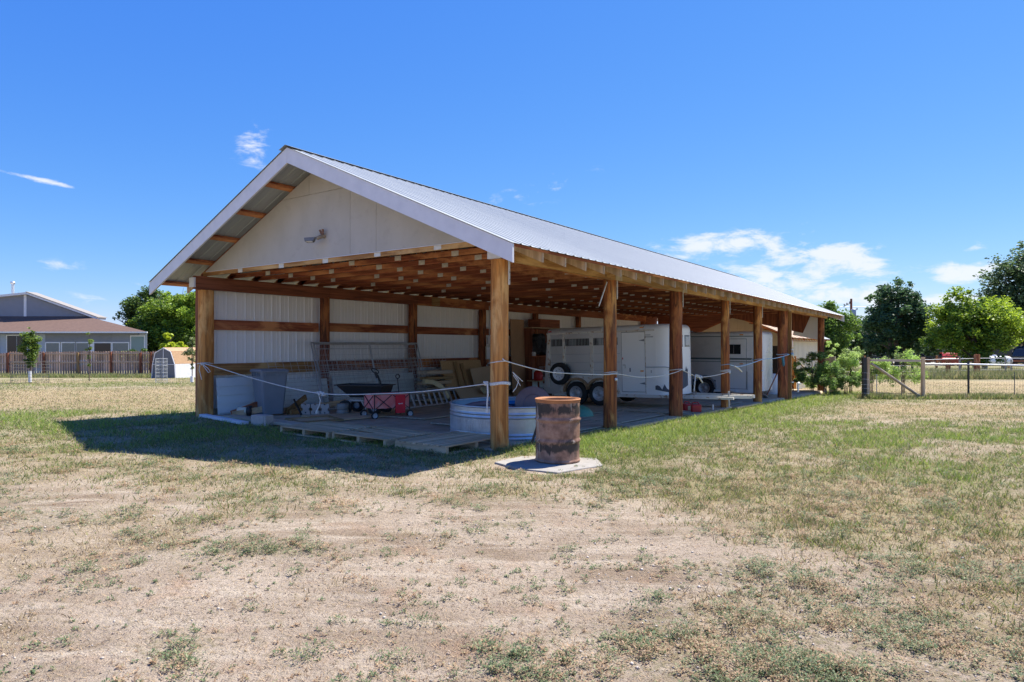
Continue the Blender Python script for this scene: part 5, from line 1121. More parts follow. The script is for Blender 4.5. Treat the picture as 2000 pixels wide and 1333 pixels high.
t = T('white_barrel', 'white container behind the sixth post', 'container', 18.9, .9, None); part('body', MB().lathe([(0, 0), (.26, 0), (.28, .03), (.28, .72), (.24, .78), (0, .79)], 24), 'white', t)
# ------------------------------------------------------------------ ropes
def rope(lab, pts, mat='rope', r=.0085, loc=(0, 0, 0)):
    t = T('rope', lab, 'rope', 0, 0, 0); P = []
    for i in range(len(pts) - 1):
        p0 = Vector(pts[max(i - 1, 0)]); p1 = Vector(pts[i]); p2 = Vector(pts[i + 1]); p3 = Vector(pts[min(i + 2, len(pts) - 1)])
        for k in range(5):
            s = k / 5; P.append(.5 * ((2 * p1) + (p2 - p0) * s + (2 * p0 - 5 * p1 + 4 * p2 - p3) * s * s + (3 * p1 - p0 - 3 * p2 + p3) * s ** 3))
    P.append(Vector(pts[-1])); part('line', MB().tube(P, r, 7), mat, t); return t
def knot(t, c, s=.035, mat='rope', seed=1):
    q = random.Random(seed); b = MB()
    for k in range(3):
        a = q.random() * 3; b.tube([(c[0] + s * math.cos(i * .698 + a) * (1 if k != 1 else .4), c[1] + s * .6 * math.sin(i * .698) * (1 if k != 2 else -1), c[2] + s * .7 * math.sin(i * .698 + a * k)) for i in range(9)], .012, 6, closed=True)
    part('knot', b, mat, t)
def wrap(t, u, v, z, r, mat='rope', rr=.011):
    part('loop', MB().tube([(u + r * math.cos(i * math.pi / 12), v + r * math.sin(i * math.pi / 12), z + .012 * math.sin(i * .5)) for i in range(24)], rr, 6, closed=True), mat, t)
q = rope('white rope sagging from the left corner post to the knot in the open front', [(-.15, 7.65, 1.11), (-.13, 7.38, 1.085), (-.12, 6.11, .885), (-.12, 4.81, .715), (-.12, 3.85, .635)])
wrap(q, .02, WD, 1.11, .155); knot(q, (-.15, 7.6, 1.10), .03)
part('bow', MB().tube([(-.16, 7.6, 1.1), (-.18, 7.35, 1.02), (-.18, 7.25, .95), (-.17, 7.35, .93), (-.16, 7.55, 1.06)], .008, 6).tube([(-.17, 7.66, 1.1), (-.18, 7.68, .98), (-.18, 7.62, .86), (-.19, 7.57, .78)], .008, 6), 'rope', q)
q = rope('white rope from the middle knot to the corner post by the drum', [(-.12, 3.9, .635), (-.12, 3.3, .645), (-.12, 2.63, .68), (-.12, 1.69, .745), (-.13, .85, .84), (-.15, .22, .925), (-.14, .14, .935)])
knot(q, (-.12, 3.86, .64), .045, seed=3); knot(q, (-.12, 3.78, .635), .04, seed=4); part('tail', MB().tube([(-.13, 3.88, .62), (-.14, 3.83, .52), (-.14, 3.86, .42), (-.15, 3.92, .33)], .011, 6).tube([(-.15, 3.91, .34), (-.15, 3.93, .29)], .02, 6), 'rope', q)
wrap(q, 0, .02, .95, .142, rr=.013); wrap(q, 0, .02, .93, .142, rr=.013); knot(q, (-.13, .17, .94), .035, seed=6); part('tail', MB().tube([(-.15, .13, .93), (-.16, .115, .8), (-.16, .13, .66), (-.17, .12, .56)], .013, 6).tube([(-.17, .12, .57), (-.17, .12, .52)], .022, 6), 'rope', q)
q = rope('grey rope from the corner post past the second to the third post', [(-.1, -.10, 1.30), (.0, -.135, 1.25), (.9, -.14, 1.095), (1.67, -.14, 1.03), (2.94, -.14, .965), (3.5, -.13, .955), (4.47, -.14, .86), (5.5, -.14, .845), (6.31, -.14, .89), (6.75, -.155, .95)], r=.0075)
wrap(q, 0, .02, 1.25, .137, rr=.008); wrap(q, 3.48, .02, .955, .14, rr=.009); wrap(q, 3.48, .02, .985, .14, rr=.008); part('frayed_end', MB().tube([(.12, -.12, 1.1), (.2, -.17, .98), (.17, -.15, .88), (.1, -.14, .82)], .006, 5).tube([(.12, -.12, 1.1), (.26, -.2, .96)], .006, 5).tube([(.13, -.12, 1.06), (.22, -.19, .90)], .005, 5), 'rope', q)
q = rope('short white rope between the third and fourth posts with a frayed bow', [(6.78, -.14, .93), (7.0, -.15, .88), (7.45, -.15, .79), (7.74, -.15, .74), (8.4, -.15, .72), (9.18, -.14, .73), (9.7, -.14, .755), (10.38, -.13, .79)], r=.009)
wrap(q, 6.78, .02, .94, .16, rr=.01); wrap(q, 10.38, .02, .79, .13, rr=.013); wrap(q, 10.38, .02, .82, .13, rr=.012); knot(q, (7.75, -.15, .75), .05, seed=8); knot(q, (7.95, -.15, .73), .04, seed=9)
part('tail', MB().tube([(7.7, -.16, .78), (7.5, -.18, .8), (7.42, -.19, .62), (7.38, -.19, .42)], .015, 6).tube([(7.75, -.17, .75), (7.95, -.19, .60)], .02, 6), 'rope', q)
q = rope('pale blue rope from the fourth post past the fifth to the sixth post', [(10.3, -.13, .97), (10.9, -.15, .91), (11.6, -.15, .92), (12.6, -.15, .99), (13.6, -.16, 1.06), (14.8, -.18, 1.07), (15.9, -.2, 1.12), (16.85, -.2, 1.18)], 'bluerope', .012)
wrap(q, 10.38, .02, .97, .13, 'bluerope', .008); wrap(q, 13.6, .02, 1.06, .145, 'bluerope', .009); wrap(q, 16.85, .02, 1.18, .2, 'bluerope', .012); knot(q, (16.95, -.28, 1.19), .06, 'bluerope', 2)
part('tail', MB().tube([(10.6, -.16, .93), (10.9, -.18, .86), (11.2, -.19, .76)], .022, 6).tube([(16.95, -.28, 1.22), (16.9, -.3, 1.32)], .012, 6).tube([(16.95, -.28, 1.17), (17.2, -.3, 1.02)], .015, 6), 'rope', q)
hc = T('rag', 'teal rag hanging from the blue rope left of the sixth post', 'rag', 15.85, -.2, 1.08); part('cloth', MB().prism([(-.05, 0), (.2, .04), (.28, -.22), (.16, -.3), (.08, -.18)], -.02, .02, 'y'), 'teal', hc)
rg = T('rag', 'white cord bundle tied low on the back fence post', 'rag', 17.6, -.33, .12); part('cloth', MB().tube([(0, 0, 0), (.15, 0, .03), (.3, 0, -.02)], .035, 6).tube([(.05, 0, 0), (.02, 0, -.3)], .03, 6), 'white', rg)
# ------------------------------------------------------------------ beige barn behind the shed
bz = -.6
bn2 = T('beige_barn', 'beige metal barn with a dark rafter overhang behind the trailers', 'barn', 27, 0, 0)
vr, zrg, ve, ze = 4.58, 3.18, 1.55, 1.86; vl = 2 * vr - ve
s_ = (zrg - ze) / (vr - ve)
def bzr(v): return zrg - s_ * abs(v - vr)
def ribwall(poly, x0, mat, n, v0, v1, name='wall_panel'):
    step = (v1 - v0) / n
    for i in range(n):
        a, b_ = v0 + i * step + .004, v0 + (i + 1) * step - .004
        p = [(a, bz - .3), (b_, bz - .3), (b_, bzr(b_) - .06)]
        if a < vr < b_: p.append((vr, zrg - .06))
        p.append((a, bzr(a) - .06)); part(name, MB().prism(p, x0, x0 + .02, 'x'), mat, bn2)
ribwall(None, 0, 'beige_wall', 14, 1.9, 7.25)
part('wall_backing', MB().prism([(1.9, bz - .3), (7.25, bz - .3), (7.25, bzr(7.25) - .1), (vr, zrg - .1), (1.9, bzr(1.9) - .1)], .021, .05, 'x'), 'darkvoid', bn2)
part('doorway', MB().box(-.012, -.001, 2.1, 3.1, bz - .2, 1.48), 'darkvoid', bn2)
part('door_frame', MB().box(-.03, -.013, 3.1, 3.16, bz - .2, 1.5).box(-.03, -.013, 2.04, 2.1, bz - .2, 1.5), 'darkz', bn2)
for i in range(26):
    u0 = .0 + i * .3; part('side_panel', MB().box(u0 + .004, u0 + .296, 1.86, 1.878, bz - .3, bzr(1.87) - .08), 'cream_wall', bn2)
    part('side_rib', MB().box(u0 + .0, u0 + .03, 1.838, 1.8595, bz - .3, bzr(1.87) - .09), 'cream_wall', bn2)
for s in (1, -1):
    v0 = vr; v1 = ve if s > 0 else vl
    part('roof', MB().prism([(v0, zrg + .02), (v1, ze + .02), (v1, ze + .0), (v0, zrg + .0)], 3.6, 8.2, 'x'), 'roof_metal', bn2)
    for i in range(16): part('roof_board', MB().prism([(v0, zrg + .02), (v1, ze + .02), (v1, ze + .0), (v0, zrg + .0)], -1.35 + i * .309, -1.35 + i * .309 + .30, 'x'), ['greyv', 'darkv', 'greyv'][i % 3], bn2)
    for i in range(16):
        u0 = -1.3 + i * .62; part('rafter', MB().prism([(v0, zrg - .004), (v1, ze - .004), (v1, ze - .11), (v0, zrg - .14)], u0, u0 + .04, 'x'), ['brownv', 'honeyv'][i % 2], bn2)
for i in range(5): part('purlin', MB().box(-1.34, 8.1, ve + .05 + i * .65, ve + .12 + i * .65, bzr(ve + .05 + i * .65) - .17, bzr(ve + .05 + i * .65) - .14), 'darku', bn2)
# ------------------------------------------------------------------ brace fence behind the shed's last post
bf = T('brace_fence', 'short grey timber fence panel with a diagonal brace behind the shrubs', 'fence', 24.9, 0, 0)
part('post', MB().tube([(0, 1.36, -.9), (0, 1.36, 1.0)], .1, 12), 'post_honey', bf); part('post', MB().box(-.1, .1, -.38, -.14, -.9, 1.0), 'greyz', bf)
part('rail', MB().box(-.04, .04, -.14, 1.27, .82, .9), 'greyv', bf); part('brace', MB().bar((-.06, 1.25, .84), (-.06, .0, -.5), .06, .1, (1, 0, 0)), 'greyv', bf)
part('post', MB().tube([(-.6, 1.42, -.9), (-.6, 1.42, 1.75)], .09, 12), 'greyz', bf)
# ------------------------------------------------------------------ vegetation
def leaves(name, parent, clumps, n, size, col, col2, mat='leaf', seed=1, flat=.0, kind=None):
    q = np.random.RandomState(seed); cl = np.array(clumps); w = cl[:, 3] ** 2; w = w / w.sum(); i = q.choice(len(cl), n, p=w); c = cl[i]
    d = q.randn(n, 3); d /= np.linalg.norm(d, axis=1, keepdims=True); rad = q.rand(n, 1) ** .7 * 1.15
    p = c[:, :3] + d * rad * c[:, 3:4] * np.array([1, 1, .85])
    a = q.randn(n, 3); a /= np.linalg.norm(a, axis=1, keepdims=True); b = np.cross(a, q.randn(n, 3)); b /= np.linalg.norm(b, axis=1, keepdims=True)
    b[:, 2] *= .6; s = size * (.6 + .8 * q.rand(n, 1))
    V = np.empty((n, 4, 3)); V[:, 0] = p - b * s; V[:, 1] = p + a * s * .55; V[:, 2] = p + b * s; V[:, 3] = p - a * s * .55
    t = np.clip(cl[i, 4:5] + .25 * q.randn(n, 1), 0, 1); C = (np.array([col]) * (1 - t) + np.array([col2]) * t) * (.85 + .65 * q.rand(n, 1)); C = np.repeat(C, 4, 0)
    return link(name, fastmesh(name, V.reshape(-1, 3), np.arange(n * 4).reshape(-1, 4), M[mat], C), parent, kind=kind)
def tree(name, lab, x, y, top, blobs, col, col2, n, size, seed, trunk=.2, base=None, sub=16, subr=.34, group=None, cat='tree', stems=1):
    q = random.Random(seed); base = float(gz(np.array(x), np.array(y))) if base is None else base
    t = thing(name, lab, cat, (x, y, base), 0, group); cl = []
    for bx, by, bz_, br, bt in blobs:
        k = max(4, int(sub * br * br / 2))
        for j in range(k):
            d = Vector((q.gauss(0, 1), q.gauss(0, 1), q.gauss(0, .8))).normalized() * br * q.uniform(.45, 1.08); r_ = br * subr * q.uniform(.55, 1.35)
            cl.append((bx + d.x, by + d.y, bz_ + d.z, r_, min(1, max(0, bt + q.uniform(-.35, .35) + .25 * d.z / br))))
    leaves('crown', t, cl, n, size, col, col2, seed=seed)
    b = MB(); h = max(z for _, _, z, _, _ in blobs)
    for st in range(stems):
        ox = (st - (stems - 1) / 2) * trunk * 2.5; b.tube([(ox, 0, -.3), (ox * 1.1, .03, h * .3), (ox * 1.5 + .05, 0, h * .55), (ox * 1.5, .05, h * .9)], [trunk, trunk * .75, trunk * .5, trunk * .15], 8)
    for bx, by, bz_, br, bt in blobs:
        z0 = max(.5, bz_ * q.uniform(.35, .6)); b.tube([(0, 0, z0), (bx * .5, by * .5, (z0 + bz_) * .55), (bx, by, bz_)], [trunk * .45, trunk * .3, trunk * .08], 6)
        for j in range(3):
            d = Vector((q.gauss(0, 1), q.gauss(0, 1), q.uniform(0, 1))).normalized() * br * .8; b.tube([(bx * .8, by * .8, bz_ * .9), (bx + d.x, by + d.y, bz_ + d.z)], [trunk * .14, trunk * .04], 5)
    part('trunk', b, 'trunk', t); return t
DG, MG, LG, YG = (.035, .07, .022), (.07, .13, .03), (.12, .20, .035), (.24, .30, .035)
# right side
tree('locust_tree', 'dark feathery tree right of the utility pole', 35.0, 60, 8, [(0, 0, 5.2, 2.1, .3), (-1.4, 0, 3.6, 1.7, .2), (1.5, 0, 4.6, 1.6, .3), (-.7, 0, 6.8, 1.3, .6), (1.1, 0, 6.7, 1.1, .4), (.3, 0, 7.6, .9, .6), (-1.9, 0, 6.5, .8, .5), (2.2, 0, 6.4, .6, .4), (-2.3, 0, 2.6, 1.0, .2), (1.6, 0, 2.6, 1.3, .2), (0, 0, 2.6, 1.3, .1)], (.035, .075, .035), (.09, .16, .06), 26000, .13, 2, .22, stems=3)
tree('maple_tree', 'bright green maple with yellow green top left of the far right tree', 38.6, 55, 6, [(0, 0, 3.6, 2.3, .4), (-2.2, 0, 4.2, 1.7, .5), (1.4, 0, 4.7, 1.9, .95), (2.7, 0, 3.2, 1.5, .9), (-1.3, 0, 5.6, 1.3, .5), (-2.8, 0, 2.8, 1.4, .5), (.2, 0, 1.9, 1.4, .25), (1.5, 0, 2.0, 1.3, .4), (3.4, 0, 2.6, .8, 1.0), (-.1, 0, 5.9, 1.0, .5), (1.9, 0, 5.6, .9, 1)], (.045, .10, .018), (.26, .36, .03), 36000, .12, 4, .2)
tree('cottonwood_tree', 'huge grey green tree at the right edge of the view', 62.5, 80, 15, [(0, 0, 8, 4.0, .4), (-2.7, 0, 10.5, 2.4, .5), (0, 0, 12.7, 2.4, .6), (3, 0, 11, 3.5, .5), (-3.2, 0, 7.2, 1.9, .4), (-2, 0, 4, 2.6, .2), (2, 0, 4.5, 3.2, .3), (4, 0, 14, 2.8, .6), (-4.6, 0, 6.3, 1.0, .4), (6, 0, 7, 4, .4)], (.035, .065, .028), (.10, .155, .06), 52000, .19, 6, .5)
tree('cottonwood_tree', 'far large tree just beyond the right edge of the view', 74, 84, 14, [(0, 0, 8, 4.5, .4), (1, 0, 12, 3.5, .5), (-2, 0, 5, 3, .3)], (.035, .065, .028), (.10, .155, .06), 12000, .24, 61, .5)
tree('elm_tree', 'round green tree just right of the shed roof end', 21.6, 45, 5.2, [(0, 0, 3.3, 1.5, .5), (-.6, 0, 4.4, .95, .8), (-.1, 0, 4.6, .9, .7), (-1.2, 0, 3.4, 1.1, .5), (.9, 0, 2.2, 1.0, .7), (-.8, 0, 2.6, 1.0, .2), (1.25, 0, 3.0, .7, .7), (.1, 0, 1.4, 1.2, .3), (-.8, 0, 3.9, .8, .7)], (.05, .10, .022), (.15, .25, .04), 26000, .085, 8, .15, sub=34)
tree('shade_tree', 'dark green tree behind the parked cars', 44.5, 82, 6, [(0, 0, 3, 3, .2), (-4, 0, 3, 2.4, .3), (4, 0, 3, 2.6, .2), (8, 0, 2.6, 2.4, .2)], DG, MG, 12000, .2, 12, .3)
# left side
tree('locust_tree', 'airy dark green tree over the left house roof end', -41.8, 75, 8.7, [(0, 0, 6.0, 2.2, .4), (-1.5, 0, 4.8, 1.5, .3), (.9, 0, 8.2, 1.0, .5), (1.8, 0, 6.2, 1.8, .4), (-2.2, 0, 6.4, .9, .5), (-.4, 0, 7.7, .9, .4), (-3.0, 0, 5.4, .5, .4), (2.0, 0, 3.6, 1.8, .2), (3.2, 0, 7.2, 1.3, .3), (-.5, 0, 3.3, 1.4, .2)], (.03, .065, .018), (.09, .15, .03), 24000, .14, 21, .22)
tree('maple_tree', 'sunny green maple left of the shed corner', -33.2, 64, 7.5, [(0, 0, 5.6, 2.0, .75), (-2.0, 0, 4.2, 1.7, .5), (1.7, 0, 5.4, 1.9, .8), (.4, 0, 3.4, 2.2, .3), (-.7, 0, 6.6, 1.1, .9), (2.6, 0, 3.2, 1.8, .3), (-2.2, 0, 2.2, 1.3, .3), (1.4, 0, 7.0, 1.1, .9), (3.2, 0, 6.6, 1.4, .7)], (.035, .08, .016), (.20, .30, .03), 40000, .125, 23, .25)
tree('yellow_shrub', 'yellow green shrub behind the small shed on the left', -27.6, 53, 3.3, [(0, 0, 1.9, .9, .9), (-.8, 0, 1.3, .8, .8), (.9, 0, 2.1, .8, .9), (1.5, 0, 1.1, .9, .8), (.2, 0, 2.8, .55, 1)], (.10, .17, .02), (.38, .44, .03), 9000, .1, 25, .06, cat='shrub')
tree('green_shrub', 'dark green shrub at the end of the left house', -29.8, 52, 2.5, [(0, 0, 1.2, 1.0, .3), (1.1, 0, 1.0, .9, .3)], DG, LG, 6000, .1, 26, .06, cat='shrub')
tree('roundtop_tree', 'distant dark tree peeking over the left house roof', -60.5, 92, 6.0, [(0, 0, 4.6, 1.7, .4), (-1.6, 0, 4.9, 1.2, .5), (1.7, 0, 3.9, 1.3, .3)], DG, MG, 6000, .2, 27, .25)
tree('roundtop_tree', 'lower distant tree between the house roof and the airy tree', -52, 96, 4.5, [(0, 0, 3.2, 1.4, .4), (2.6, 0, 2.9, 1.6, .3)], DG, MG, 5000, .2, 28, .25)
# shrubs at the end of the shed
SG = 0
for i, (u, v, h, r, n, lab, c2) in enumerate([(23.2, .25, 1.35, .62, 4200, 'leafy elm sapling in front of the last shed post', (.20, .26, .10)), (22.4, -.4, .95, .6, 5200, 'dark glossy bush at the foot of the last shed post', (.14, .20, .07)),
                                            (24.6, -1.05, 1.5, .7, 5200, 'tall silvery green sucker bush right of the last shed post', (.26, .30, .13)), (24.2, -1.9, 1.0, .7, 4800, 'rounded pale green bush nearest the gate fence', (.26, .30, .12)), (23.0, -1.1, .75, .55, 4200, 'low dark green bush between the sapling and the fence', (.16, .22, .08)), (25.5, -.3, 2.0, .5, 2600, 'thin upright shoots behind the last shed post', (.30, .34, .16)), (22.9, 1.0, 1.0, .5, 2800, 'pale bush inside the brace fence', (.26, .30, .13)), (26.5, -2.9, 1.6, .75, 4200, 'light bush behind the others near the utility pole', (.24, .30, .1))]):
    X, Y, _ = wor(u, v); q = random.Random(i + 90); bl = []; h *= 1.3; r *= .95
    for k in range(9): hh = h * q.uniform(.25, 1.0); bl.append((q.uniform(-r, r) * (1.2 - hh / h * .6), q.uniform(-r, r) * .8, hh, r * q.uniform(.3, .6), q.uniform(.1, .9)))
    tree('leafy_shrub', lab, X, Y, h, bl, (.07, .11, .035), tuple(x * m_ for x, m_ in zip(c2, (1.5, 1.75, 1.2))), int(n * 1.9), .032, i + 70, .02, cat='shrub', sub=150, subr=.45, group='shrubs by the end of the shed', stems=3)
# ------------------------------------------------------------------ gate fence on the right
ff = thing('field_fence', 'wood and pipe field fence with wire mesh and a diagonal timber brace on the right', 'fence', (13.05, 24.4, -.47), 0)
def fp(x, y, z0, z1, r, mat, name='post'): part(name, MB().tube([(x, y, z0), (x + .01, y, z1)], r, 12), mat, ff)
fp(.12, .05, -.4, 1.52, .075, 'palletz'); part('post', MB().box(-.10, .03, -.09, .04, -.4, 1.53), 'steel_black', ff, label='black wire-wrapped face of the corner post')
for z in (.2, .38, .52, .72, .95): part('wire_wrap', MB().tube([(.0 + .13 * math.cos(i * .5236), .13 * math.sin(i * .5236), z + .01 * math.sin(i)) for i in range(12)], .006, 5, closed=True), 'wire', ff)
fp(2.14, 0, -.4, 1.53, .07, 'palletz'); part('top_rail', MB().bar((.2, 0, 1.42), (2.06, 0, 1.40), .06, .085), 'greyu', ff)
part('brace', MB().tube([(.22, -.03, 1.3), (2.05, -.03, .06)], .05, 10), 'greyu', ff)
part('pipe_rail', MB().tube([(2.2, 0, 1.28), (3.8, 0, 1.27), (5.9, -.1, 1.22), (9.5, -.2, 1.15), (13, -.3, 1.1)], .03, 8), 'alu', ff)
for x in (3.83, 7.9, 11.5): part('t_post', MB().bar((x, 0, -.3), (x, 0, 1.40), .05, .05), 'steel_black', ff)
part('stake', MB().tube([(.38, -.1, 0), (.38, -.1, .85)], .014, 6).tube([(.38, -.1, .84), (.38, -.1, .9)], .025, 6), 'pipe', ff); part('stake', MB().tube([(1.37, .02, 0), (1.37, .02, .8)], .012, 6), 'darkwire', ff); part('stake', MB().tube([(5.55, .02, 0), (5.55, .02, 1.0)], .014, 6), 'darkwire', ff)
b = MB(); x = .25
while x < 13: b.tube([(x, .02, .02), (x, .02, 1.15 if x > 2.2 else 1.2)], .0022, 3, cap=False); x += .10
for z in (.02, .12, .22, .34, .5, .68, .88, 1.08): b.tube([(.2, .02, z), (13, -.2, z)], .0028, 3, cap=False)
part('wire_mesh', b, 'darkwire', ff, kind='stuff')
# second fence across the field
f2 = thing('paddock_fence', 'weathered paddock fence of brown posts and thin pipe rails across the field', 'fence', (26, 46, -.75), 0)
for x, z, r, m in ((4.4, 1.3, .22, 'brownz'), (6.42, 1.65, .26, 'brownz'), (.0, 1.25, .09, 'steel_black'), (1.9, 1.25, .1, 'steel_black'), (-.8, 1.2, .06, 'steel_black'), (5.2, 1.5, .08, 'greyz'), (8.4, 1.4, .07, 'greyz'), (8.8, 1.3, .06, 'greyz'), (10.2, 1.5, .16, 'brownz'), (12.5, 1.5, .1, 'greyz')):
    part('post', MB().bar((x, 0, -.2), (x, 0, z), r, r), m, f2)
for z in (1.36, .95, .55): part('rail', MB().tube([(-4, 0.1, z - .12), (3, .1, z - .1), (7, .1, z), (16, 0.1, z)], .026 if z > 1.2 else .012, 6), 'pipe', f2)
for i, x in enumerate(np.arange(2.2, 12, .45)): part('picket_wire', MB().tube([(float(x), .1, 0), (float(x), .1, 1.3)], .01, 4), 'darkwire', f2) if i % 2 else None
f3 = thing('rail_fence', 'long black rail fence in front of the far houses', 'fence', (36, 66, -.75), 0)
for i in range(14): part('post', MB().box(-8 + i * 2.4, -7.85 + i * 2.4, -.08, .08, 0, 1.25), 'steel_black' if i % 3 else 'brownz', f3)
for z in (1.05, .65, .3): part('rail', MB().box(-8, 24, -.03, .03, z, z + .14), 'steel_black' if z > .9 else 'darku', f3)
# tall grass band in the field
def band(name, lab, x0, x1, y0, y1, n, h0, col, z=-.75):
    q = np.random.RandomState(3); x = x0 + (x1 - x0) * q.rand(n); y = y0 + (y1 - y0) * q.rand(n); h = h0 * (.4 + q.rand(n)) * (.4 + 1.2 * fbm(x, y, 1.2, 7, 3)); a = q.rand(n) * 6.28; w = .012 + .02 * q.rand(n)
    zz = ground_z(x, y) - .02; V = np.empty((n, 3, 3)); V[:, 0] = np.stack([x - np.cos(a) * w, y - np.sin(a) * w, zz], 1); V[:, 1] = np.stack([x + np.cos(a) * w, y + np.sin(a) * w, zz], 1); V[:, 2] = np.stack([x + q.randn(n) * h * .3, y + q.randn(n) * h * .3, zz + h], 1)
    t = q.rand(n, 1); C = (np.array([col]) * t + np.array([[.42, .36, .19]]) * (1 - t)) * (.7 + .5 * q.rand(n, 1))
    o = link(name, fastmesh(name, V.reshape(-1, 3), np.arange(n * 3).reshape(-1, 3), M['blade'], np.repeat(C, 3, 0)), kind='stuff'); o['label'] = lab; o['category'] = 'grass'
band('tall_grass', 'tall unmown grass along the paddock fence', 20, 46, 43.5, 52, 50000, .45, (.12, .19, .05))
band('fence_grass', 'green grass strip at the foot of the picket fence', -46, -22, 43.2, 45.8, 26000, .22, (.13, .22, .04))
band('gate_grass', 'bright grass tuft line under the field fence', 12.9, 24, 23.7, 24.9, 14000, .16, (.11, .20, .03))
# ------------------------------------------------------------------ propane tank, cars, houses
pt = thing('propane_tank', 'white horizontal propane tank behind the paddock fence', 'tank', (46.8, 64, -.74), R(4))
part('shell', MB().lathe([(0, -1.75), (.25, -1.68), (.42, -1.5), (.48, -1.3), (.48, 1.3), (.42, 1.5), (.25, 1.68), (0, 1.75)], 24, (0, 0, .75), 'x'), 'white', pt); part('dome', MB().lathe([(0, 1.35), (.16, 1.33), (.18, 1.2)], 12, (0, 0, 0), 'z'), 'white', pt)
for x in (-1, 1): part('leg', MB().box(x - .08, x + .08, -.3, .3, 0, .35), 'concrete', pt)
def car(lab, x, y, rz, mat, h=1.45, L=4.5):
    t = thing('parked_car', lab, 'car', (x, y, -.75), rz, 'cars parked by the far house')
    part('body', MB().prism([(-L / 2, .35), (-L / 2, .85), (-L * .36, .95), (L * .18, .97), (L * .46, .86), (L / 2, .7), (L / 2, .35)], -.85, .85, 'y'), mat, t, bevel=.06)
    cb_ = part('cabin', MB().prism([(-L * .40, .95), (-L * .30, h), (L * .05, h), (L * .2, .97)], -.74, .74, 'y'), mat, t, bevel=.05)
    part('side_window', MB().prism([(-L * .34, 1.0), (-L * .28, h - .08), (L * .04, h - .08), (L * .14, 1.0)], -.745, .745, 'y'), 'glass', cb_)
    for xx in (-L * .31, L * .31):
        for yy in (-.78, .78): part('wheel', MB().lathe([(0, -.1), (.3, -.1), (.33, -.06), (.33, .06), (.3, .1), (0, .1)], 18, (xx, yy, .33), 'y'), 'rubber', t)
    part('headlight', MB().box(L / 2 - .03, L / 2 + .01, .5, .75, .6, .72).box(L / 2 - .03, L / 2 + .01, -.75, -.5, .6, .72), 'hubwhite', t)
car('bright red car parked in front of the far house', 49.5, 75, R(65), 'carred')
car('grey blue car parked right of the red car', 53.5, 75.5, R(20), 'carblue')
car('dark car parked left of the red car', 46.4, 76, R(30), 'carblack')
car('black pickup under the far right tree', 57.0, 72, R(10), 'carblack', 1.9, 5.4)
car('dark truck at the right edge under the big tree', 60.5, 78, R(175), 'carblack', 2.2, 6)
t = thing('stock_trailer', 'dark metal stock trailer under the far right tree', 'trailer', (55.5, 78, -.75), R(5)); part('box', MB().box(-3, 3, -1, 1, .7, 2.3), 'carblack', t)
part('roof', MB().box(-3.05, 3.05, -1.05, 1.05, 2.305, 2.36), 'galv', t)
for x in (-.8, .1): part('wheel', MB().lathe([(0, -.1), (.38, -.1), (.38, .1), (0, .1)], 18, (x, -1.05, .38), 'y'), 'rubber', t)
def farhouse(lab, x0, x1, y, ze_, zr2, wall, roof, wins, dep=9):
    t = thing('far_house', lab, 'house', ((x0 + x1) / 2, y, -.75), 0); L = (x1 - x0) / 2; g = [(-L, -L)]
    part('wall', MB().box(-L, L, 0, dep, 0, ze_), wall, t)
    b = MB(); e = .5; b.add([(-L - e, -e, ze_), (L + e, -e, ze_), (L + e, dep + e, ze_), (-L - e, dep + e, ze_), (-L + 2.5, dep / 2, zr2), (L - 2.5, dep / 2, zr2)], [(0, 1, 5, 4), (1, 2, 5), (2, 3, 4, 5), (3, 0, 4), (3, 2, 1, 0)]); part('roof', b, roof, t)
    for (wx, wz, ww, wh) in wins:
        w = part('window', MB().box(wx - ww / 2, wx + ww / 2, -.05, -.005, wz, wz + wh), 'white', t); part('pane', MB().box(wx - ww / 2 + .1, wx + ww / 2 - .1, -.06, -.051, wz + .1, wz + wh - .1), 'glass', w)
farhouse('beige house with a grey roof behind the dark tree', 56, 70, 110, 3.4, 6.6, 'beige_far', 'greyshingle', [(-4.8, 1, 1.6, 1.5), (-1, 1, 1.6, 1.5), (3, .6, 2.2, 2), (5.8, 1, 1.2, 1.4)])
farhouse('white-trimmed house seen between the dark tree and the maple', 70, 82, 104, 2.6, 4.6, 'beige_far', 'greyshingle', [(-4, .5, 1.5, 1.7), (-1.5, .5, 1.5, 1.7), (1.2, .5, 1.5, 1.7)])
rd = MB().box(28, 84, 86, 92, -.735, -.715); o = part('gravel_drive', rd, 'concrete', None); o['kind'] = 'structure'
# utility pole
up = thing('utility_pole', 'dark utility pole with a grey transformer and silver conduit', 'utility pole', (43.7, 85, -.75), 0)
part('pole', MB().tube([(0, 0, 0), (0, 0, 8.3)], [.19, .13], 12), 'darkz', up); part('transformer', MB().lathe([(0, 5.95), (.28, 6.0), (.3, 6.1), (.3, 6.85), (.25, 6.95), (0, 6.97)], 18, (.12, -.35, 0)), 'pipe', up)
part('conduit', MB().tube([(.32, -.05, 0), (.32, -.05, 5.6)], .07, 8), 'alu', up); part('crossarm', MB().bar((-.9, 0, 7.4), (.1, 0, 7.8), .08, .08), 'darku', up)
for x, z in ((-.9, 7.45), (-.55, 7.6), (-.2, 7.75), (.75, 6.9)): part('insulator', MB().lathe([(0, 0), (.06, 0), (.09, .08), (.04, .2), (0, .22)], 10, (x, 0, z)), 'grey_trim', up)
part('fuse_bracket', MB().bar((.1, 0, 6.6), (.75, 0, 6.9), .05, .05), 'steel_black', up)
for lab, z0, z1 in (('upper overhead wire running right from the utility pole', 6.55, 6.35), ('lower overhead wire running right from the utility pole', 4.45, 4.35)):
    t = thing('overhead_wire', lab, 'wire', (43.7, 85, 0)); part('strand', MB().tube([(0 if z0 < 6 else -14, 0, z0)] + [(i * 6.0, 0, z0 + (z1 - z0) * i / 8 - .12 * math.sin(math.pi * i / 8)) for i in range(1, 9)], .035, 5), 'pipe', t)
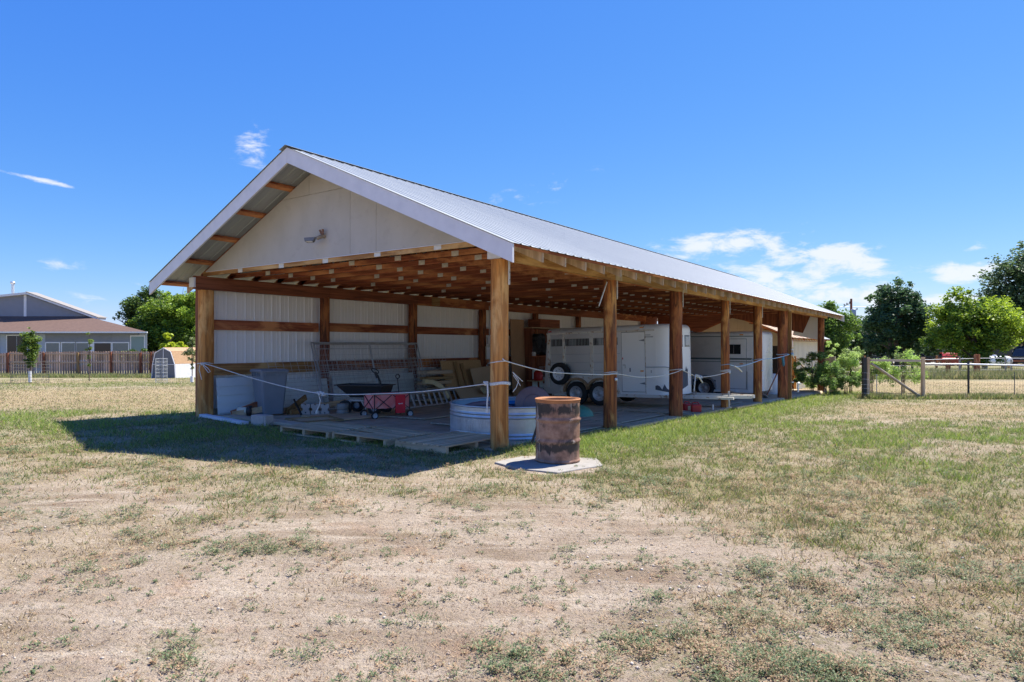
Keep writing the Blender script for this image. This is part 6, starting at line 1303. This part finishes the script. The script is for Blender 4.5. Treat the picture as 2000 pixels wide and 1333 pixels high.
# ------------------------------------------------------------------ left house
lh = thing('ranch_house', 'grey ranch house with a brown shingle roof and raised clerestory beyond the fence', 'house', (-33.2, 60, -.75), 0)
gz0 = .75
part('wall', MB().prism([(-40, 0), (0, 0), (-8, 12), (-40, 12)], 0, 3.36, 'z'), 'siding', lh)
for i in range(16): part('siding_course', MB().box(-26.8, -3.2, -.012 - .0, -.001, 2.68 + i * .085 * .5, 2.68 + i * .085 * .5 + .033), 'siding', lh)
part('corner_trim', MB().box(-.65, 0.01, -.03, -.0015, 0, 3.36), 'sidinglight', lh)
b = MB(); b.add([(-42, -.6, 3.5), (.35, -.6, 3.5), (-8, 13, 3.5), (-42, 13, 3.5), (-42, 6, 6.35), (-13.9, 6, 6.35)], [(0, 1, 5, 4), (1, 2, 5), (2, 3, 4, 5), (3, 2, 1, 0)]); part('roof', b, 'shingle', lh)
part('gutter', MB().box(-42, .4, -.72, -.605, 3.38, 3.52), 'white_paint', lh); part('downspout', MB().tube([(-20.9, -.65, 3.4), (-21.1, -.3, 3.1), (-21.1, -.1, 2.9), (-21.1, -.1, 0)], .07, 8), 'white_paint', lh)
cy = 3.0; cv = MB().prism([(-13.3, 7.15), (-17.2, 6.75), (-24, 5.9), (-24, 5.0), (-6.7, 4.8)], cy, cy + .8, 'y')
part('clerestory_wall', cv, 'siding', lh); part('clerestory_trim', MB().box(-13.4, -13.15, cy - .03, cy - .001, 5.0, 7.1), 'white_paint', lh)
part('clerestory_roof', MB().prism([(-12.95, 7.34), (-6.2, 4.93), (-6.2, 4.75), (-12.95, 7.14)][::-1], cy - .35, cy + 1.0, 'y'), 'white_paint', lh)
part('clerestory_roof', MB().prism([(-12.96, 7.34), (-24, 6.2), (-24, 6.0), (-12.96, 7.14)], cy - .35, cy + 1.0, 'y'), 'white_paint', lh)
part('roof_cover', MB().prism([(-12.95, 7.40), (-6.1, 4.97), (-6.1, 4.93), (-12.95, 7.345)][::-1], cy - .4, cy + 1.1, 'y'), 'greyshingle', lh)
part('flue_pipe', MB().tube([(-15.6, cy + 1.5, 6.8), (-15.6, cy + 1.5, 8.3)], .13, 10).lathe([(0, 8.55), (.2, 8.5), (.2, 8.3), (.13, 8.28)], 12, (-15.6, cy + 1.5, 0)), 'alu', lh)
S = 60 / 1288.6
def hx(px): return (px - 1000) * S + 33.2
def win(x0, x1, z0, z1, gm='glass', mull=0, fr='white_paint'):
    w = part('window', MB().box(x0 - .1, x1 + .1, -.06, -.014, z0 - .1, z1 + .1), fr, lh); part('pane', MB().box(x0, x1, -.07, -.061, z0, z1), gm, w)
    if mull: part('mullion', MB().box((x0 + x1) / 2 - .04, (x0 + x1) / 2 + .04, -.085, -.071, z0, z1), 'white_paint' if mull == 1 else 'grey_trim', w)
win(hx(15), hx(53), .5, 3.15, 'glass', 2); 
for x0, x1, m in ((-9.2, -6.7, 'glass'), (-6.1, -4.85, 'glassgrey'), (-4.7, -3.3, 'glassgrey')): pass
for a, b_, m in ((91, 116, 'glassgrey'), (122, 147, 'glassgrey'), (150, 173, 'glassgrey'), (185, 217, 'glass'), (221, 251, 'glassgrey')): win(hx(a), hx(b_), .9, 2.48, m)
win(hx(257), hx(282), .5, 3.08, 'glassteal', 0)
part('light_siding', MB().box(hx(1), hx(12), -.03, -.0015, 0, 3.3), 'sidinglight', lh); part('light_siding', MB().box(hx(174), hx(184), -.03, -.0015, 0, 2.6), 'white_paint', lh); part('light_siding', MB().box(hx(70), hx(89), -.03, -.0015, 0, 3.3), 'sidinglight', lh)
# ------------------------------------------------------------------ picket fence on the left
pfn = thing('picket_fence', 'weathered brown timber privacy fence with three rails in front of the house', 'fence', (-36, 46, -.78), 0)
SF = 46 / 1288.6
def fx(px): return (px - 1000) * SF + 36
secs = [(-160, -90), (-90, -30), (-30, 17), (17, 87), (87, 154), (154, 218), (218, 276), (276, 296), (296, 326)]
for i, (a, b_) in enumerate(secs):
    x0, x1 = fx(a), fx(b_); dz = [0, .05, -.05, .06, .05, .08, .1, .06, .1][i]; b = MB(); x = x0 + .02; q = random.Random(i)
    while x < x1 - .1:
        w = .135; hh = 1.80 + dz + q.uniform(-.015, .015); b.prism([(x, .06), (x + w, .06), (x + w, hh - .04), (x + w - .035, hh), (x + .035, hh), (x, hh - .04)], 0 + q.uniform(-.004, .004), .02, 'y'); x += w + .042
    part('pickets', b, 'fencewood', pfn, kind='stuff')
    for z in (.12, 1.02, 1.62): part('rail', MB().box(x0, x1 - .02, -.055, -.012, z + dz * .8, z + dz * .8 + .10), 'railwood', pfn)
    part('post', MB().box(x0 - .06, x0 + .06, -.16, -.06, -.3, 1.72 + dz), 'darkz' if i != 5 else 'rawz', pfn)
# small gambrel shed
gs = thing('garden_shed', 'small barn-shaped garden shed with grey front and tan shingle roof', 'shed', (-22.45, 42.5, -.70), R(0))
prof = [(-.78, 0), (-.62, 1.35), (-.42, 1.85), (0, 2.08), (.42, 1.85), (.62, 1.35), (.70, 0)]
prof = [(-.75, 0), (-.70, .95), (-.53, 1.72), (0, 2.05), (.46, 1.80), (.72, 1.0), (.78, 0)]
part('front_wall', MB().prism(prof, 0, .03, 'y'), 'greyscreen', gs)
tmb = MB()
for i in range(6): tmb.bar((prof[i][0], -.015, prof[i][1]), (prof[i + 1][0], -.015, prof[i + 1][1]), .04, .05, (0, 1, 0))
tmb.bar((0, -.015, 0), (0, -.015, 2.05), .03, .045, (0, 1, 0)).bar((-.7, -.015, .98), (.72, -.015, .98), .03, .045, (0, 1, 0)); part('front_trim', tmb, 'white_paint', gs)
def sheet(p0, p1, y0, y1, sh=.0): return [(p0[0], y0, p0[1]), (p0[0] + sh, y1, p0[1]), (p1[0] + sh, y1, p1[1]), (p1[0], y0, p1[1])]
shx = 1.3
for nm_, i, m in (('side_wall', 5, 'white_paint'), ('roof_slope', 4, 'tan_shingle'), ('roof_slope', 3, 'tan_shingle'), ('roof_slope', 2, 'tan_shingle'), ('side_wall', 0, 'white_paint'), ('roof_slope', 1, 'tan_shingle')):
    a_, b2 = prof[i], prof[i + 1]; bb = MB(); v4 = sheet(a_, b2, .031, 4.0, shx); nn = Vector((b2[1] - a_[1], 0, -(b2[0] - a_[0]))).normalized() * -.03
    bb.add(v4 + [tuple(Vector(p) + nn) for p in v4], [(0, 1, 2, 3), (7, 6, 5, 4), (0, 4, 5, 1), (1, 5, 6, 2), (2, 6, 7, 3), (3, 7, 4, 0)]); part(nm_, bb, m, gs)
# saplings with wire cages
def sapling(lab, x, y, h, w, col, col2, n, seed):
    t = tree('sapling', lab, x, y, h, [(0, 0, h * .9, w * .35, .5), (.02, 0, h * .74, w * .55, .6), (-.03, 0, h * .6, w * .6, .5), (.0, 0, h * .45, w * .5, .4), (.05, 0, h * .33, w * .35, .2)], col, col2, n, .05, seed, .03, cat='tree', sub=260, subr=.5); return t
sapling('young columnar tree with dense green leaves in front of the fence', -24.4, 33.4, 2.9, .62, (.05, .09, .02), (.16, .24, .04), 5000, 31)
sapling('thin sparse young tree right of the small shed', -16.25, 33.5, 2.5, .42, (.10, .14, .05), (.24, .27, .12), 900, 32)
sapling('second slim young tree just right of the dense sapling', -23.4, 36.5, 2.9, .3, (.08, .13, .03), (.18, .25, .06), 700, 33)
for lab, x, y in (('white trunk guard on the dense sapling', -24.4, 33.4), ('white trunk guard on the sparse sapling', -16.25, 33.5)):
    zz = float(gz(np.array(x), np.array(y))); t = thing('trunk_guard', lab, 'tree guard', (x, y, zz)); part('tube', MB().tube([(0, 0, .05), (0, 0, .62 if x < -20 else .35)], .075, 12), 'white', t)
for lab, x, y, w, h in (('wire cage around the dense sapling', -24.4, 33.4, 1.6, 1.1), ('wire cage left of the sparse sapling', -17.8, 33.5, .55, 1.25)):
    zz = float(gz(np.array(x), np.array(y))); t = thing('tree_cage', lab, 'wire cage', (x, y, zz)); b = MB()
    m_ = 22
    for i in range(m_): a_ = 2 * math.pi * i / m_; b.tube([(w / 2 * math.cos(a_), w / 2 * math.sin(a_), 0), (w / 2 * math.cos(a_), w / 2 * math.sin(a_), h)], .005, 4, cap=False)
    for z in [h * k / 7 for k in range(8)]: b.tube([(w / 2 * math.cos(2 * math.pi * i / m_), w / 2 * math.sin(2 * math.pi * i / m_), z) for i in range(m_)], .005, 4, closed=True)
    part('wire_ring', b, 'darkwire' if w > 1 else 'wire', t, kind='stuff')
